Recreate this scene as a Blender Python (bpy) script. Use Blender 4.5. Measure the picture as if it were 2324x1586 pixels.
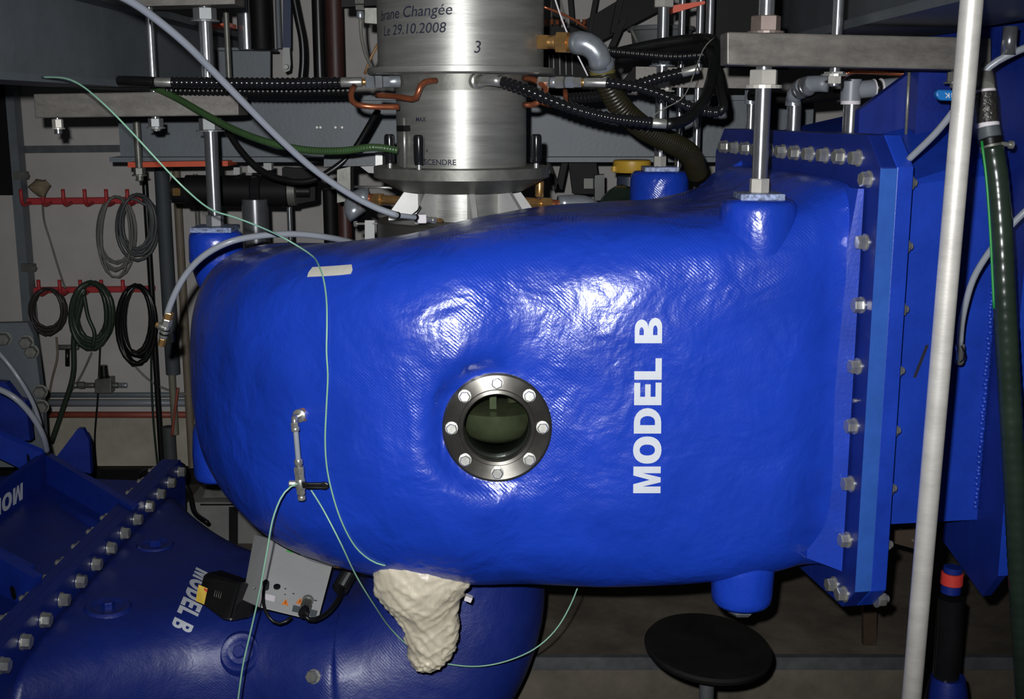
import bpy, bmesh, math, random
from mathutils import Vector, Matrix, Quaternion, noise
from mathutils.bvhtree import BVHTree

random.seed(7)
for o in list(bpy.data.objects):
    bpy.data.objects.remove(o, do_unlink=True)
scene = bpy.context.scene
COL = scene.collection

# ------------------------------------------------------------------ camera, light, exposure
FPX, PITCH, CAMZ = 2700.0, math.radians(11.37), 1.4
IMW, IMH = 2324.0, 1586.0
cam_data = bpy.data.cameras.new('camera')
cam_data.sensor_width = 36.0
cam_data.lens = 36.0 * FPX / IMW
cam_data.clip_start = 0.05
camera = bpy.data.objects.new('camera', cam_data)
COL.objects.link(camera)
camera.location = (0, 0, CAMZ)
camera.rotation_euler = (math.pi / 2 - PITCH, 0, 0)
scene.camera = camera

world = bpy.data.worlds.new('dim_hall')
scene.world = world
world.use_nodes = True
world.node_tree.nodes['Background'].inputs[0].default_value = (0.85, 0.92, 1.0, 1)
world.node_tree.nodes['Background'].inputs[1].default_value = 0.012

flash_data = bpy.data.lights.new('camera_flash', 'SPOT')      # the camera's own flash, up-left of the lens
flash_data.energy = 225
flash_data.color = (0.97, 0.98, 1.0)
flash_data.spot_size = math.radians(74)
flash_data.spot_blend = 0.85
flash_data.shadow_soft_size = 0.012
flash = bpy.data.objects.new('camera_flash', flash_data)
COL.objects.link(flash)
flash.location = (-0.045, 0.0, CAMZ + 0.065)
flash.rotation_euler = (math.pi / 2 - PITCH + math.radians(2.0), 0, 0)

vs = scene.view_settings
vs.view_transform = 'Standard'
vs.look = 'None'
vs.exposure = 0.0
vs.gamma = 1.0
vs.use_curve_mapping = False

# ------------------------------------------------------------------ pixel rays of the photograph -> points in the place
CP, SP = math.cos(PITCH), math.sin(PITCH)
CAM = Vector((0, 0, CAMZ))
def ray(px, py):
    r = (px - IMW / 2) / FPX
    u = -(py - IMH / 2) / FPX
    return Vector((r, CP + u * SP, -SP + u * CP))
def P(px, py, Y):
    d = ray(px, py)
    return CAM + d * (Y / d.y)
def Q(px, py, z):
    d = ray(px, py)
    return CAM + d * ((z - CAMZ) / d.z)
def mpp(px, py, Y):
    """metres per photo pixel at that point"""
    return (Y / ray(px, py).y) / FPX

# ------------------------------------------------------------------ materials
MATS = {}
def mat(name, col, rough=0.5, metal=0.0, var=0.15, vscale=14.0, bump=0.0, bscale=60.0, coat=0.0,
        stretch=None, trans=0.0, alpha=1.0, emit=0.0, spec=0.5, rvar=0.12):
    if name in MATS:
        return MATS[name]
    m = bpy.data.materials.new(name)
    m.use_nodes = True
    nt = m.node_tree
    b = nt.nodes['Principled BSDF']
    b.inputs['Metallic'].default_value = metal
    b.inputs['Specular IOR Level'].default_value = spec
    b.inputs['Coat Weight'].default_value = coat
    b.inputs['Coat Roughness'].default_value = 0.15
    if trans:
        b.inputs['Transmission Weight'].default_value = trans
    tc = nt.nodes.new('ShaderNodeTexCoord')
    mp = nt.nodes.new('ShaderNodeMapping')
    nt.links.new(tc.outputs['Object'], mp.inputs['Vector'])
    if stretch:
        mp.inputs['Scale'].default_value = stretch
    n = nt.nodes.new('ShaderNodeTexNoise')
    n.inputs['Scale'].default_value = vscale
    n.inputs['Detail'].default_value = 6
    n.inputs['Roughness'].default_value = 0.65
    nt.links.new(mp.outputs[0], n.inputs['Vector'])
    ramp = nt.nodes.new('ShaderNodeValToRGB')
    c0 = [max(0, c * (1 - var)) for c in col]
    c1 = [min(1, c * (1 + var)) for c in col]
    ramp.color_ramp.elements[0].position = 0.3
    ramp.color_ramp.elements[1].position = 0.7
    ramp.color_ramp.elements[0].color = (*c0, 1)
    ramp.color_ramp.elements[1].color = (*c1, 1)
    nt.links.new(n.outputs['Fac'], ramp.inputs[0])
    nt.links.new(ramp.outputs[0], b.inputs['Base Color'])
    mr = nt.nodes.new('ShaderNodeMapRange')
    mr.inputs['To Min'].default_value = max(0.02, rough * (1 - rvar))
    mr.inputs['To Max'].default_value = min(1, rough * (1 + rvar))
    nt.links.new(n.outputs['Fac'], mr.inputs['Value'])
    nt.links.new(mr.outputs[0], b.inputs['Roughness'])
    if bump:
        n2 = nt.nodes.new('ShaderNodeTexNoise')
        n2.inputs['Scale'].default_value = bscale
        n2.inputs['Detail'].default_value = 4
        nt.links.new(mp.outputs[0], n2.inputs['Vector'])
        bp = nt.nodes.new('ShaderNodeBump')
        bp.inputs['Strength'].default_value = bump
        bp.inputs['Distance'].default_value = 0.004
        nt.links.new(n2.outputs['Fac'], bp.inputs['Height'])
        nt.links.new(bp.outputs[0], b.inputs['Normal'])
    MATS[name] = m
    return m

def fibreglass(name, col, rough=0.3, lump=0.5, weave=0.35):
    """glossy blue paint over a hand laid glass cloth: lumps, cloth weave, specks"""
    m = bpy.data.materials.new(name)
    m.use_nodes = True
    nt = m.node_tree
    L = nt.links.new
    b = nt.nodes['Principled BSDF']
    b.inputs['Specular IOR Level'].default_value = 0.8
    tc = nt.nodes.new('ShaderNodeTexCoord')
    n = nt.nodes.new('ShaderNodeTexNoise'); n.inputs['Scale'].default_value = 6; n.inputs['Detail'].default_value = 5
    L(tc.outputs['Object'], n.inputs['Vector'])
    ramp = nt.nodes.new('ShaderNodeValToRGB')
    ramp.color_ramp.elements[0].position = 0.3; ramp.color_ramp.elements[1].position = 0.75
    ramp.color_ramp.elements[0].color = (*[c * 0.86 for c in col], 1)
    ramp.color_ramp.elements[1].color = (*[min(1, c * 1.1) for c in col], 1)
    L(n.outputs['Fac'], ramp.inputs[0]); L(ramp.outputs[0], b.inputs['Base Color'])
    mr = nt.nodes.new('ShaderNodeMapRange')
    mr.inputs['To Min'].default_value = rough * 0.75; mr.inputs['To Max'].default_value = rough * 1.25
    n3 = nt.nodes.new('ShaderNodeTexNoise'); n3.inputs['Scale'].default_value = 25; n3.inputs['Detail'].default_value = 5
    L(tc.outputs['Object'], n3.inputs['Vector']); L(n3.outputs['Fac'], mr.inputs['Value']); L(mr.outputs[0], b.inputs['Roughness'])
    # cloth weave, in patches
    mp = nt.nodes.new('ShaderNodeMapping'); mp.inputs['Rotation'].default_value = (0, math.radians(50), math.radians(8))
    L(tc.outputs['Object'], mp.inputs['Vector'])
    wv = nt.nodes.new('ShaderNodeTexWave'); wv.inputs['Scale'].default_value = 66; wv.inputs['Distortion'].default_value = 1.5
    wv.inputs['Detail'].default_value = 2; wv.inputs['Detail Scale'].default_value = 0.6
    L(mp.outputs[0], wv.inputs['Vector'])
    pm = nt.nodes.new('ShaderNodeTexNoise'); pm.inputs['Scale'].default_value = 7
    L(tc.outputs['Object'], pm.inputs['Vector'])
    pr = nt.nodes.new('ShaderNodeMapRange'); pr.inputs['From Min'].default_value = 0.42; pr.inputs['From Max'].default_value = 0.6
    L(pm.outputs['Fac'], pr.inputs['Value'])
    mul = nt.nodes.new('ShaderNodeMath'); mul.operation = 'MULTIPLY'
    L(wv.outputs['Fac'], mul.inputs[0]); L(pr.outputs[0], mul.inputs[1])
    bw = nt.nodes.new('ShaderNodeBump'); bw.inputs['Strength'].default_value = weave; bw.inputs['Distance'].default_value = 0.0012
    L(mul.outputs[0], bw.inputs['Height'])
    # resin lumps
    ln = nt.nodes.new('ShaderNodeTexNoise'); ln.inputs['Scale'].default_value = 9; ln.inputs['Detail'].default_value = 3; ln.inputs['Distortion'].default_value = 0.3
    L(tc.outputs['Object'], ln.inputs['Vector'])
    bl = nt.nodes.new('ShaderNodeBump'); bl.inputs['Strength'].default_value = lump; bl.inputs['Distance'].default_value = 0.02
    L(ln.outputs['Fac'], bl.inputs['Height']); L(bw.outputs[0], bl.inputs['Normal'])
    sn = nt.nodes.new('ShaderNodeTexNoise'); sn.inputs['Scale'].default_value = 190; sn.inputs['Detail'].default_value = 2
    L(tc.outputs['Object'], sn.inputs['Vector'])
    bs = nt.nodes.new('ShaderNodeBump'); bs.inputs['Strength'].default_value = 0.35; bs.inputs['Distance'].default_value = 0.0015
    L(sn.outputs['Fac'], bs.inputs['Height']); L(bl.outputs[0], bs.inputs['Normal'])
    L(bs.outputs[0], b.inputs['Normal'])
    MATS[name] = m
    return m

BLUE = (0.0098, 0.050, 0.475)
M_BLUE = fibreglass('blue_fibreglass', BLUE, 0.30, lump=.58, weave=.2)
M_DIM_BLUE = fibreglass('dimmed_blue_fibreglass', (0.0058, 0.019, 0.175), 0.46, lump=.3, weave=.15)  # casing blue darkened: flash falloff at lower left put into the colour
M_NAVY_SHADE_PLATE = mat('navy_and_shaded_blue_steel', (0.006, 0.02, 0.185), 0.42, var=0.2, vscale=9, bump=0.12, bscale=120)  # shade of faces turned from the flash put into the blue; also jack's navy
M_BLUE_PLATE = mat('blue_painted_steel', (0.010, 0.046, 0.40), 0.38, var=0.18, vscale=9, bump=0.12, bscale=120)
M_LIT_EDGE = mat('lit_edge_blue', (0.025, 0.10, 0.42), 0.45, var=0.12, vscale=18, bump=0.08)  # lighter blue standing in for the flash on the flange's front edge
M_WHITE = mat('white_lettering', (0.62, 0.65, 0.70), 0.55, var=0.06)
M_STEEL = mat('brushed_steel', (0.285, 0.285, 0.262), 0.42, 0.6, var=0.22, vscale=6, bump=0.06, bscale=30, stretch=(1, 1, 9))
M_STEEL_D = mat('dark_cast_steel', (0.16, 0.16, 0.14), 0.45, 0.5, var=0.25, vscale=25, bump=0.1)
M_BRIGHT = mat('bright_aluminium', (0.46, 0.46, 0.44), 0.4, 0.4, var=0.12)
M_POLISH = mat('polished_stainless', (0.34, 0.33, 0.30), 0.17, 0.95, var=0.3, vscale=18)
M_ZINC = mat('zinc_plated', (0.50, 0.50, 0.46), 0.30, 0.75, var=0.2, vscale=60)
M_ROD = mat('threaded_rod_steel', (0.40, 0.41, 0.43), 0.2, 0.85, var=0.1, vscale=40)
M_PLATE = mat('raw_steel_plate', (0.17, 0.158, 0.14), 0.55, 0.35, var=0.3, vscale=16, bump=0.15, bscale=80, stretch=(1, 1, 2.5))
M_BEAM = mat('grey_beam_paint', (0.125, 0.145, 0.16), 0.5, var=0.14, vscale=9, bump=0.12, bscale=90)
M_BEAM_D = mat('dark_grey_beam_paint', (0.075, 0.088, 0.095), 0.5, var=0.18, vscale=8, bump=0.12, bscale=90)
M_WALL = mat('pale_wall_plaster', (0.43, 0.41, 0.385), 0.85, var=0.10, vscale=5, bump=0.12, bscale=40)
M_WALL_LOW = mat('stained_wall_plaster', (0.34, 0.31, 0.25), 0.85, var=0.22, vscale=6, bump=0.12)
M_FLOOR = mat('dark_oily_concrete', (0.105, 0.088, 0.066), 0.7, var=0.45, vscale=5, bump=0.2, bscale=30)
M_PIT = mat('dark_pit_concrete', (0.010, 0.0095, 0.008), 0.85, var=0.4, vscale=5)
M_DARKSTEEL = mat('dark_floor_steel', (0.095, 0.10, 0.105), 0.5, 0.3, var=0.3)
M_BLACK = mat('black_rubber', (0.007, 0.007, 0.007), 0.33, var=0.3, spec=.4)
M_BLACKM = mat('black_matt', (0.005, 0.005, 0.005), 0.6, var=0.3, spec=.2)
M_BLACKG = mat('black_gloss_plastic', (0.010, 0.010, 0.011), 0.16, var=0.2)
M_COPPER = mat('copper_tube', (0.42, 0.13, 0.06), 0.3, 0.7, var=0.25, vscale=30)
M_BRASS = mat('brass', (0.62, 0.36, 0.13), 0.28, 0.8, var=0.25, vscale=40)
M_GALV = mat('galvanised_pipe', (0.34, 0.37, 0.40), 0.30, 0.6, var=0.2, vscale=30)
M_PETUBE = mat('translucent_white_tube', (0.27, 0.29, 0.325), 0.3, var=0.05)
M_STRING = mat('green_tracer_tube', (0.24, 0.46, 0.33), 0.35, var=0.12)
M_GREENHOSE = mat('green_hose', (0.035, 0.075, 0.025), 0.35, var=0.2)
M_OLIVE = mat('olive_hose', (0.020, 0.018, 0.008), 0.38, var=0.25)
M_DKGREEN = mat('dark_green_hose', (0.020, 0.032, 0.022), 0.25, var=0.2)
M_RED = mat('red_rack_paint', (0.42, 0.03, 0.035), 0.5, var=0.1)
M_ORANGE = mat('orange_red_paint', (0.62, 0.085, 0.03), 0.5, var=0.1)
M_TAPE = mat('masking_tape', (0.62, 0.60, 0.52), 0.7, var=0.08, bump=0.1)
M_BAG = mat('cream_wrapping', (0.60, 0.54, 0.41), 0.35, var=0.16, vscale=16, bump=0.5, bscale=26, stretch=(1.6, 1, .7))
M_GREYBOX = mat('light_grey_case', (0.36, 0.36, 0.35), 0.5, var=0.06)
M_PVC = mat('grey_pvc', (0.20, 0.215, 0.24), 0.4, var=0.1)
M_YELLOW = mat('ochre_yellow', (0.50, 0.30, 0.03), 0.4, var=0.12)
M_GREYCABLE = mat('grey_cable', (0.14, 0.14, 0.12), 0.5, var=0.2)
M_BROWN = mat('brown_cable', (0.05, 0.018, 0.014), 0.5, var=0.2)
M_INK = mat('black_marker_ink', (0.012, 0.012, 0.03), 0.7, var=0.1)
M_GLASS = bpy.data.materials.new('window_glass')
M_GLASS.use_nodes = True
_nt = M_GLASS.node_tree
_nt.nodes.remove(_nt.nodes['Principled BSDF'])
_tr = _nt.nodes.new('ShaderNodeBsdfTransparent'); _tr.inputs[0].default_value = (.86, .92, .86, 1)
_gl = _nt.nodes.new('ShaderNodeBsdfGlossy'); _gl.inputs['Roughness'].default_value = .05
_fr = _nt.nodes.new('ShaderNodeFresnel'); _fr.inputs[0].default_value = 1.5
_mx = _nt.nodes.new('ShaderNodeMixShader')
_nt.links.new(_fr.outputs[0], _mx.inputs[0]); _nt.links.new(_tr.outputs[0], _mx.inputs[1]); _nt.links.new(_gl.outputs[0], _mx.inputs[2])
_nt.links.new(_mx.outputs[0], _nt.nodes['Material Output'].inputs[0])
M_INSIDE = mat('wet_inner_metal', (0.15, 0.145, 0.095), 0.35, 0.4, var=0.35, vscale=12)
M_LABELY = mat('yellow_label', (0.66, 0.45, 0.06), 0.55, var=0.1)
M_LABELR = mat('red_print', (0.6, 0.04, 0.03), 0.6)
M_LABELO = mat('orange_warning_print', (0.75, 0.22, 0.03), 0.6)
M_LABELG = mat('green_label', (0.10, 0.40, 0.10), 0.6)
M_LABELW = mat('white_paper', (0.66, 0.62, 0.64), 0.6, var=0.05)
M_BLUETAG = mat('bright_blue_plastic', (0.01, 0.15, 0.45), 0.35, var=0.08)
M_PINKRED = mat('faded_red_cable', (0.26, 0.06, 0.04), 0.5, var=0.2)
M_POLE = mat('dull_aluminium', (0.62, 0.60, 0.55), 0.42, 0.45, var=0.14, vscale=10, bump=0.05, stretch=(1, 1, 3))
M_CHIP = mat('chipped_pale_paint', (0.22, 0.27, 0.42), 0.4, var=0.9, vscale=130)
M_RUST = mat('rust_stain', (0.16, 0.06, 0.04), 0.7, var=0.4, vscale=50)

# ------------------------------------------------------------------ object helpers
ORG = {}
def org_of(o):
    return ORG.get(o.name, Vector((0, 0, 0)))
def tag(o, label=None, cat=None, group=None, kind=None):
    if label: o['label'] = label
    if cat: o['category'] = cat
    if group: o['group'] = group
    if kind: o['kind'] = kind
    return o
def thing(name, label, cat, loc, group=None):
    o = bpy.data.objects.new(name, None)
    o.empty_display_size = 0.05
    COL.objects.link(o)
    o.location = loc
    ORG[o.name] = Vector(loc)
    return tag(o, label, cat, group)
def mk(name, verts, faces, m, parent=None, smooth=False, label=None, cat=None, group=None, kind=None):
    if parent is not None:
        og = org_of(parent)
    else:
        vv = [Vector(v) for v in verts]
        og = Vector((sum(v.x for v in vv) / len(vv), sum(v.y for v in vv) / len(vv), min(v.z for v in vv)))
    me = bpy.data.meshes.new(name)
    me.from_pydata([tuple(Vector(v) - og) for v in verts], [], faces)
    me.materials.append(m)
    bm = bmesh.new(); bm.from_mesh(me)
    bmesh.ops.recalc_face_normals(bm, faces=bm.faces)
    bm.to_mesh(me); bm.free()
    if smooth:
        for p in me.polygons: p.use_smooth = True
        if smooth != 'full':
            me.set_sharp_from_angle(angle=math.radians(38))
    o = bpy.data.objects.new(name, me)
    COL.objects.link(o)
    if parent is not None:
        o.parent = parent
        ORG[o.name] = og
    else:
        o.location = og
        ORG[o.name] = og
    return tag(o, label, cat, group, kind)
def inst(name, me, M, parent, m=None):
    """a part that shares mesh data, at world matrix M"""
    o = bpy.data.objects.new(name, me)
    COL.objects.link(o)
    if parent is not None:
        o.parent = parent
        og = org_of(parent)
        o.matrix_basis = Matrix.Translation(-og) @ M
    else:
        o.matrix_basis = M
    return o
def frame(pos, axis, spin=0.0):
    z = Vector(axis).normalized()
    x = Vector((0, 0, 1)).cross(z)
    if x.length < 1e-4: x = Vector((1, 0, 0))
    x.normalize()
    y = z.cross(x)
    R = Matrix((x, y, z)).transposed().to_4x4()
    return Matrix.Translation(pos) @ R @ Matrix.Rotation(spin, 4, 'Z')

class G:
    """collects geometry for one mesh"""
    def __init__(s): s.v = []; s.f = []
    def add(s, verts, faces):
        k = len(s.v); s.v += [Vector(v) for v in verts]; s.f += [[i + k for i in f] for f in faces]; return s
    def box(s, c, size, R=None):
        hx, hy, hz = [a / 2 for a in size]
        vs_ = [Vector((x, y, z)) for x in (-hx, hx) for y in (-hy, hy) for z in (-hz, hz)]
        if R is not None: vs_ = [R @ v for v in vs_]
        c = Vector(c)
        return s.add([c + v for v in vs_], [(0, 1, 3, 2), (4, 6, 7, 5), (0, 4, 5, 1), (2, 3, 7, 6), (0, 2, 6, 4), (1, 5, 7, 3)])
    def slab(s, pts, ext):
        n = len(pts); ext = Vector(ext); pts = [Vector(p) for p in pts]
        f = [list(range(n)), list(range(2 * n - 1, n - 1, -1))]
        f += [[i, (i + 1) % n, (i + 1) % n + n, i + n] for i in range(n)]
        return s.add(pts + [p + ext for p in pts], f)
    def lathe(s, pos, axis, prof, seg=24, spin=0.0, cap=True):
        M = frame(pos, axis, spin)
        vs_ = []; fs = []
        for r, t in prof:
            for k in range(seg):
                a = 2 * math.pi * k / seg
                vs_.append(M @ Vector((r * math.cos(a), r * math.sin(a), t)))
        for j in range(len(prof) - 1):
            for k in range(seg):
                k2 = (k + 1) % seg
                fs.append([j * seg + k, j * seg + k2, (j + 1) * seg + k2, (j + 1) * seg + k])
        if cap:
            fs.append(list(range(seg))[::-1]); fs.append([(len(prof) - 1) * seg + k for k in range(seg)])
        return s.add(vs_, fs)
    def tube(s, pts, r, n=10, step=None, rib=None, spline=True, cap=True):
        vs_, fs = tube_geo(pts, r, n, step, rib, spline, cap)
        return s.add(vs_, fs)
    def build(s, name, m, parent=None, smooth=False, **kw):
        return mk(name, s.v, s.f, m, parent, smooth, **kw)

def spline_pts(pts, step):
    pts = [Vector(p) for p in pts]
    if len(pts) < 3:
        n = max(1, int((pts[1] - pts[0]).length / step))
        return [pts[0].lerp(pts[1], i / n) for i in range(n + 1)]
    out = []
    ext = [pts[0] * 2 - pts[1]] + pts + [pts[-1] * 2 - pts[-2]]
    for i in range(1, len(ext) - 2):
        p0, p1, p2, p3 = ext[i - 1:i + 3]
        n = max(2, int((p2 - p1).length / step))
        t0 = 0.0
        t1 = t0 + max((p1 - p0).length, 1e-6) ** 0.5
        t2 = t1 + max((p2 - p1).length, 1e-6) ** 0.5
        t3 = t2 + max((p3 - p2).length, 1e-6) ** 0.5
        for k in range(n):
            t = t1 + (t2 - t1) * k / n
            A1 = p0 * ((t1 - t) / (t1 - t0)) + p1 * ((t - t0) / (t1 - t0))
            A2 = p1 * ((t2 - t) / (t2 - t1)) + p2 * ((t - t1) / (t2 - t1))
            A3 = p2 * ((t3 - t) / (t3 - t2)) + p3 * ((t - t2) / (t3 - t2))
            B1 = A1 * ((t2 - t) / (t2 - t0)) + A2 * ((t - t0) / (t2 - t0))
            B2 = A2 * ((t3 - t) / (t3 - t1)) + A3 * ((t - t1) / (t3 - t1))
            out.append(B1 * ((t2 - t) / (t2 - t1)) + B2 * ((t - t1) / (t2 - t1)))
    out.append(pts[-1])
    return out
def resample(pts, step):
    L = [0.0]
    for a, b in zip(pts, pts[1:]): L.append(L[-1] + (b - a).length)
    n = max(2, int(L[-1] / step)); out = []; j = 0
    for i in range(n + 1):
        s = L[-1] * i / n
        while j < len(pts) - 2 and L[j + 1] < s: j += 1
        d = L[j + 1] - L[j]
        out.append(pts[j].lerp(pts[j + 1], 0 if d == 0 else (s - L[j]) / d))
    return out, L[-1]
def tube_geo(pts, r, n=10, step=None, rib=None, spline=True, cap=True):
    pts = [Vector(p) for p in pts]
    rr = r if callable(r) else (lambda t: r)
    base = spline_pts(pts, 0.012) if spline else pts
    if rib:
        pitch, amp = rib
        base = spline_pts(base, 0.004) if not spline else base
        c, Ltot = resample(base, pitch / 4)
    elif spline:
        c, Ltot = resample(base, step or 0.014)
    else:
        c = base; Ltot = 1
    vs_ = []; fs = []
    T = [(c[min(i + 1, len(c) - 1)] - c[max(i - 1, 0)]).normalized() for i in range(len(c))]
    u = T[0].orthogonal().normalized()
    for i, p in enumerate(c):
        if i:
            u = T[i - 1].rotation_difference(T[i]) @ u
            u = (u - T[i] * u.dot(T[i])).normalized()
        w = T[i].cross(u)
        rad = rr(i / (len(c) - 1))
        if rib:
            rad *= 1 + rib[1] * (1, 0.1, -1, 0.1)[i % 4]
        for k in range(n):
            a = 2 * math.pi * k / n
            vs_.append(p + (u * math.cos(a) + w * math.sin(a)) * rad)
    for i in range(len(c) - 1):
        for k in range(n):
            k2 = (k + 1) % n
            fs.append([i * n + k, i * n + k2, (i + 1) * n + k2, (i + 1) * n + k])
    if cap:
        fs.append(list(range(n))[::-1]); fs.append([(len(c) - 1) * n + k for k in range(n)])
    return vs_, fs
def tube(name, pts, r, m, parent=None, n=10, step=None, rib=None, spline=True, **kw):
    return G().tube(pts, r, n, step, rib, spline).build(name, m, parent, smooth='full', **kw)
def lathe(name, pos, axis, prof, m, parent=None, seg=24, spin=0.0, smooth=True, **kw):
    return G().lathe(pos, axis, prof, seg, spin).build(name, m, parent, smooth=smooth, **kw)
def slab(name, pts, ext, m, parent=None, **kw):
    return G().slab(pts, ext).build(name, m, parent, **kw)
def bevel(o, w=0.003, seg=2):
    md = o.modifiers.new('edge_bevel', 'BEVEL'); md.width = w; md.segments = seg; md.limit_method = 'ANGLE'
    return o

def local_mesh(name, g, m, smooth=True):
    me = bpy.data.meshes.new(name)
    me.from_pydata([tuple(v) for v in g.v], [], g.f)
    me.materials.append(m)
    bm = bmesh.new(); bm.from_mesh(me); bmesh.ops.recalc_face_normals(bm, faces=bm.faces); bm.to_mesh(me); bm.free()
    if smooth:
        for p in me.polygons: p.use_smooth = True
        me.set_sharp_from_angle(angle=math.radians(35))
    return me
Z3 = Vector((0, 0, 1)); O3 = Vector((0, 0, 0))
def hex_bolt_mesh(name, af, m, washer=True):
    """hexagon head on a washer, axis +Z, seat at z=0"""
    R = af / math.sqrt(3); h = af * 0.62
    g = G()
    if washer: g.lathe(O3, Z3, [(af * 0.66, 0), (af * 0.66, af * 0.12), (af * 0.5, af * 0.13)], 16)
    b = af * 0.12 if washer else 0
    g.lathe(O3, Z3, [(R, b), (R, b + h * 0.86), (R * 0.86, b + h)], 6)
    return local_mesh(name, g, m)
def nut_mesh(name, af, m, stub=0.6):
    """nut on washer with the rounded thread end sticking out"""
    R = af / math.sqrt(3)
    g = G().lathe(O3, Z3, [(af * 0.66, 0), (af * 0.66, af * 0.12), (af * 0.5, af * 0.13)], 16)
    g.lathe(O3, Z3, [(R, af * .12), (R, af * .72), (R * .85, af * .84)], 6)
    g.lathe(O3, Z3, [(af * .3, af * .8), (af * .3, af * (.84 + stub * .4)), (af * .2, af * (.84 + stub * .55))], 12)
    return local_mesh(name, g, m)

def text_geo(body, size=1.0, fat=0.0, shear=0.0, spacing=1.0):
    c = bpy.data.curves.new('txt', 'FONT')
    c.body = body; c.size = size; c.offset = fat; c.shear = shear; c.space_character = spacing
    c.resolution_u = 4
    o = bpy.data.objects.new('txt', c)
    COL.objects.link(o)
    dg = bpy.context.evaluated_depsgraph_get()
    me = bpy.data.meshes.new_from_object(o.evaluated_get(dg))
    bpy.data.objects.remove(o); bpy.data.curves.remove(c)
    bm = bmesh.new(); bm.from_mesh(me); bpy.data.meshes.remove(me)
    return bm
def text_obj(name, body, fn, m, parent, fat=0.0, shear=0.0, fine=0.15, spacing=1.0, box=None, **kw):
    """lettering laid onto a surface: fn maps (u, v) to a point; u, v are 0..1 over the box of the whole word"""
    bm = text_geo(body, 1.0, fat, shear, spacing)
    for _ in range(4):
        ed = [e for e in bm.edges if e.calc_length() > fine]
        if not ed: break
        bmesh.ops.subdivide_edges(bm, edges=ed, cuts=1)
        bmesh.ops.triangulate(bm, faces=bm.faces)
    xs = [v.co.x for v in bm.verts]; ys = [v.co.y for v in bm.verts]
    x0, x1, y0, y1 = min(xs), max(xs), min(ys), max(ys)
    if box: y0, y1 = box
    verts = []; ok = []
    for v in bm.verts:
        p = fn((v.co.x - x0) / (x1 - x0), (v.co.y - y0) / (y1 - y0))
        verts.append(p)
    bm.verts.index_update()
    faces = [[v.index for v in f.verts] for f in bm.faces if all(verts[v.index] is not None for v in f.verts)]
    verts = [v if v is not None else Vector((0, 0, 0)) for v in verts]
    used = sorted({i for f in faces for i in f}); re = {i: k for k, i in enumerate(used)}
    verts = [verts[i] for i in used]; faces = [[re[i] for i in f] for f in faces]
    bm.free()
    return mk(name, verts, faces, m, parent, **kw)

# heavy block capitals, drawn as polygons (height 1)
def _ring(outer, inner):
    n = len(outer); return [[outer[i], outer[(i + 1) % n], inner[(i + 1) % n], inner[i]] for i in range(n)]
def _dshape(x0, y0, y1, w, st, th):
    h = y1 - y0
    def path(xa, xb, ya, yb, rad):
        pts = [(xa, yb)]
        n = 10
        cx = xb - rad
        for i in range(n + 1):
            t = math.pi / 2 - math.pi * i / n
            pts.append((cx + rad * math.cos(t), (ya + yb) / 2 + (yb - ya) / 2 * math.sin(t)))
        pts.append((xa, ya))
        return pts
    return _ring(path(x0, x0 + w, y0, y1, min(w * .55, h * .6)), path(x0 + st, x0 + w - st * .95, y0 + th, y1 - th, min((w - 2 * st) * .6, h * .3)))
def glyph(c):
    R = lambda x0, y0, x1, y1: [(x0, y0), (x1, y0), (x1, y1), (x0, y1)]
    if c == 'M': return .92, [[(0, 0), (0, 1), (.31, 1), (.46, .40), (.61, 1), (.92, 1), (.92, 0), (.69, 0), (.69, .66), (.545, .0), (.375, 0), (.23, .66), (.23, 0)]]
    if c == 'O':
        n = 28
        sp = lambda v, e: math.copysign(abs(v) ** e, v)
        o = [(.47 + .47 * sp(math.cos(2 * math.pi * i / n), .9), .5 + .52 * sp(math.sin(2 * math.pi * i / n), .9)) for i in range(n)]
        q = [(.47 + .19 * sp(math.cos(2 * math.pi * i / n), .9), .5 + .28 * sp(math.sin(2 * math.pi * i / n), .9)) for i in range(n)]
        return .94, _ring(o, q)
    if c == 'D': return .88, _dshape(0, 0, 1, .88, .29, .23)
    if c == 'E': return .78, [R(0, 0, .29, 1), R(.29, 0, .78, .22), R(.29, .40, .72, .60), R(.29, .78, .77, 1)]
    if c == 'L': return .74, [R(0, 0, .29, 1), R(.29, 0, .74, .23)]
    if c == 'B': return .88, _dshape(0, .5, 1, .82, .28, .17) + _dshape(0, 0, .5, .88, .28, .17)
    return .42, []
def block_text(name, text, fn, m, parent, fine=.2, label='white lettering reading %s'):
    x = 0.0; words = [[]]
    for c in text:
        w, polys = glyph(c)
        if c == ' ': words.append([])
        else: words[-1] += [[(x + a, b) for a, b in p] for p in polys]
        x += w + (.10 if c != ' ' else 0)
    for k, polys in enumerate(words):
        block_word(name, polys, x - .10, fn, m, parent, fine, label % text.split(' ')[k])
def block_word(name, polys, tot, fn, m, parent, fine, label):
    bm = bmesh.new()
    for p in polys:
        try: bm.faces.new([bm.verts.new((a, b, 0)) for a, b in p])
        except ValueError: pass
    kw = dict(label=label)
    bmesh.ops.triangulate(bm, faces=bm.faces)
    for _ in range(4):
        ed = [e for e in bm.edges if e.calc_length() > fine]
        if not ed: break
        bmesh.ops.subdivide_edges(bm, edges=ed, cuts=1)
        bmesh.ops.triangulate(bm, faces=bm.faces)
    bm.verts.index_update()
    verts = [fn(v.co.x / tot, v.co.y) for v in bm.verts]
    faces = [[v.index for v in f.verts] for f in bm.faces if all(verts[v.index] is not None for v in f.verts)]
    used = sorted({i for f in faces for i in f}); re = {i: k for k, i in enumerate(used)}
    bm.free()
    return mk(name, [verts[i] for i in used], [[re[i] for i in f] for f in faces], m, parent, **kw)

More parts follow.
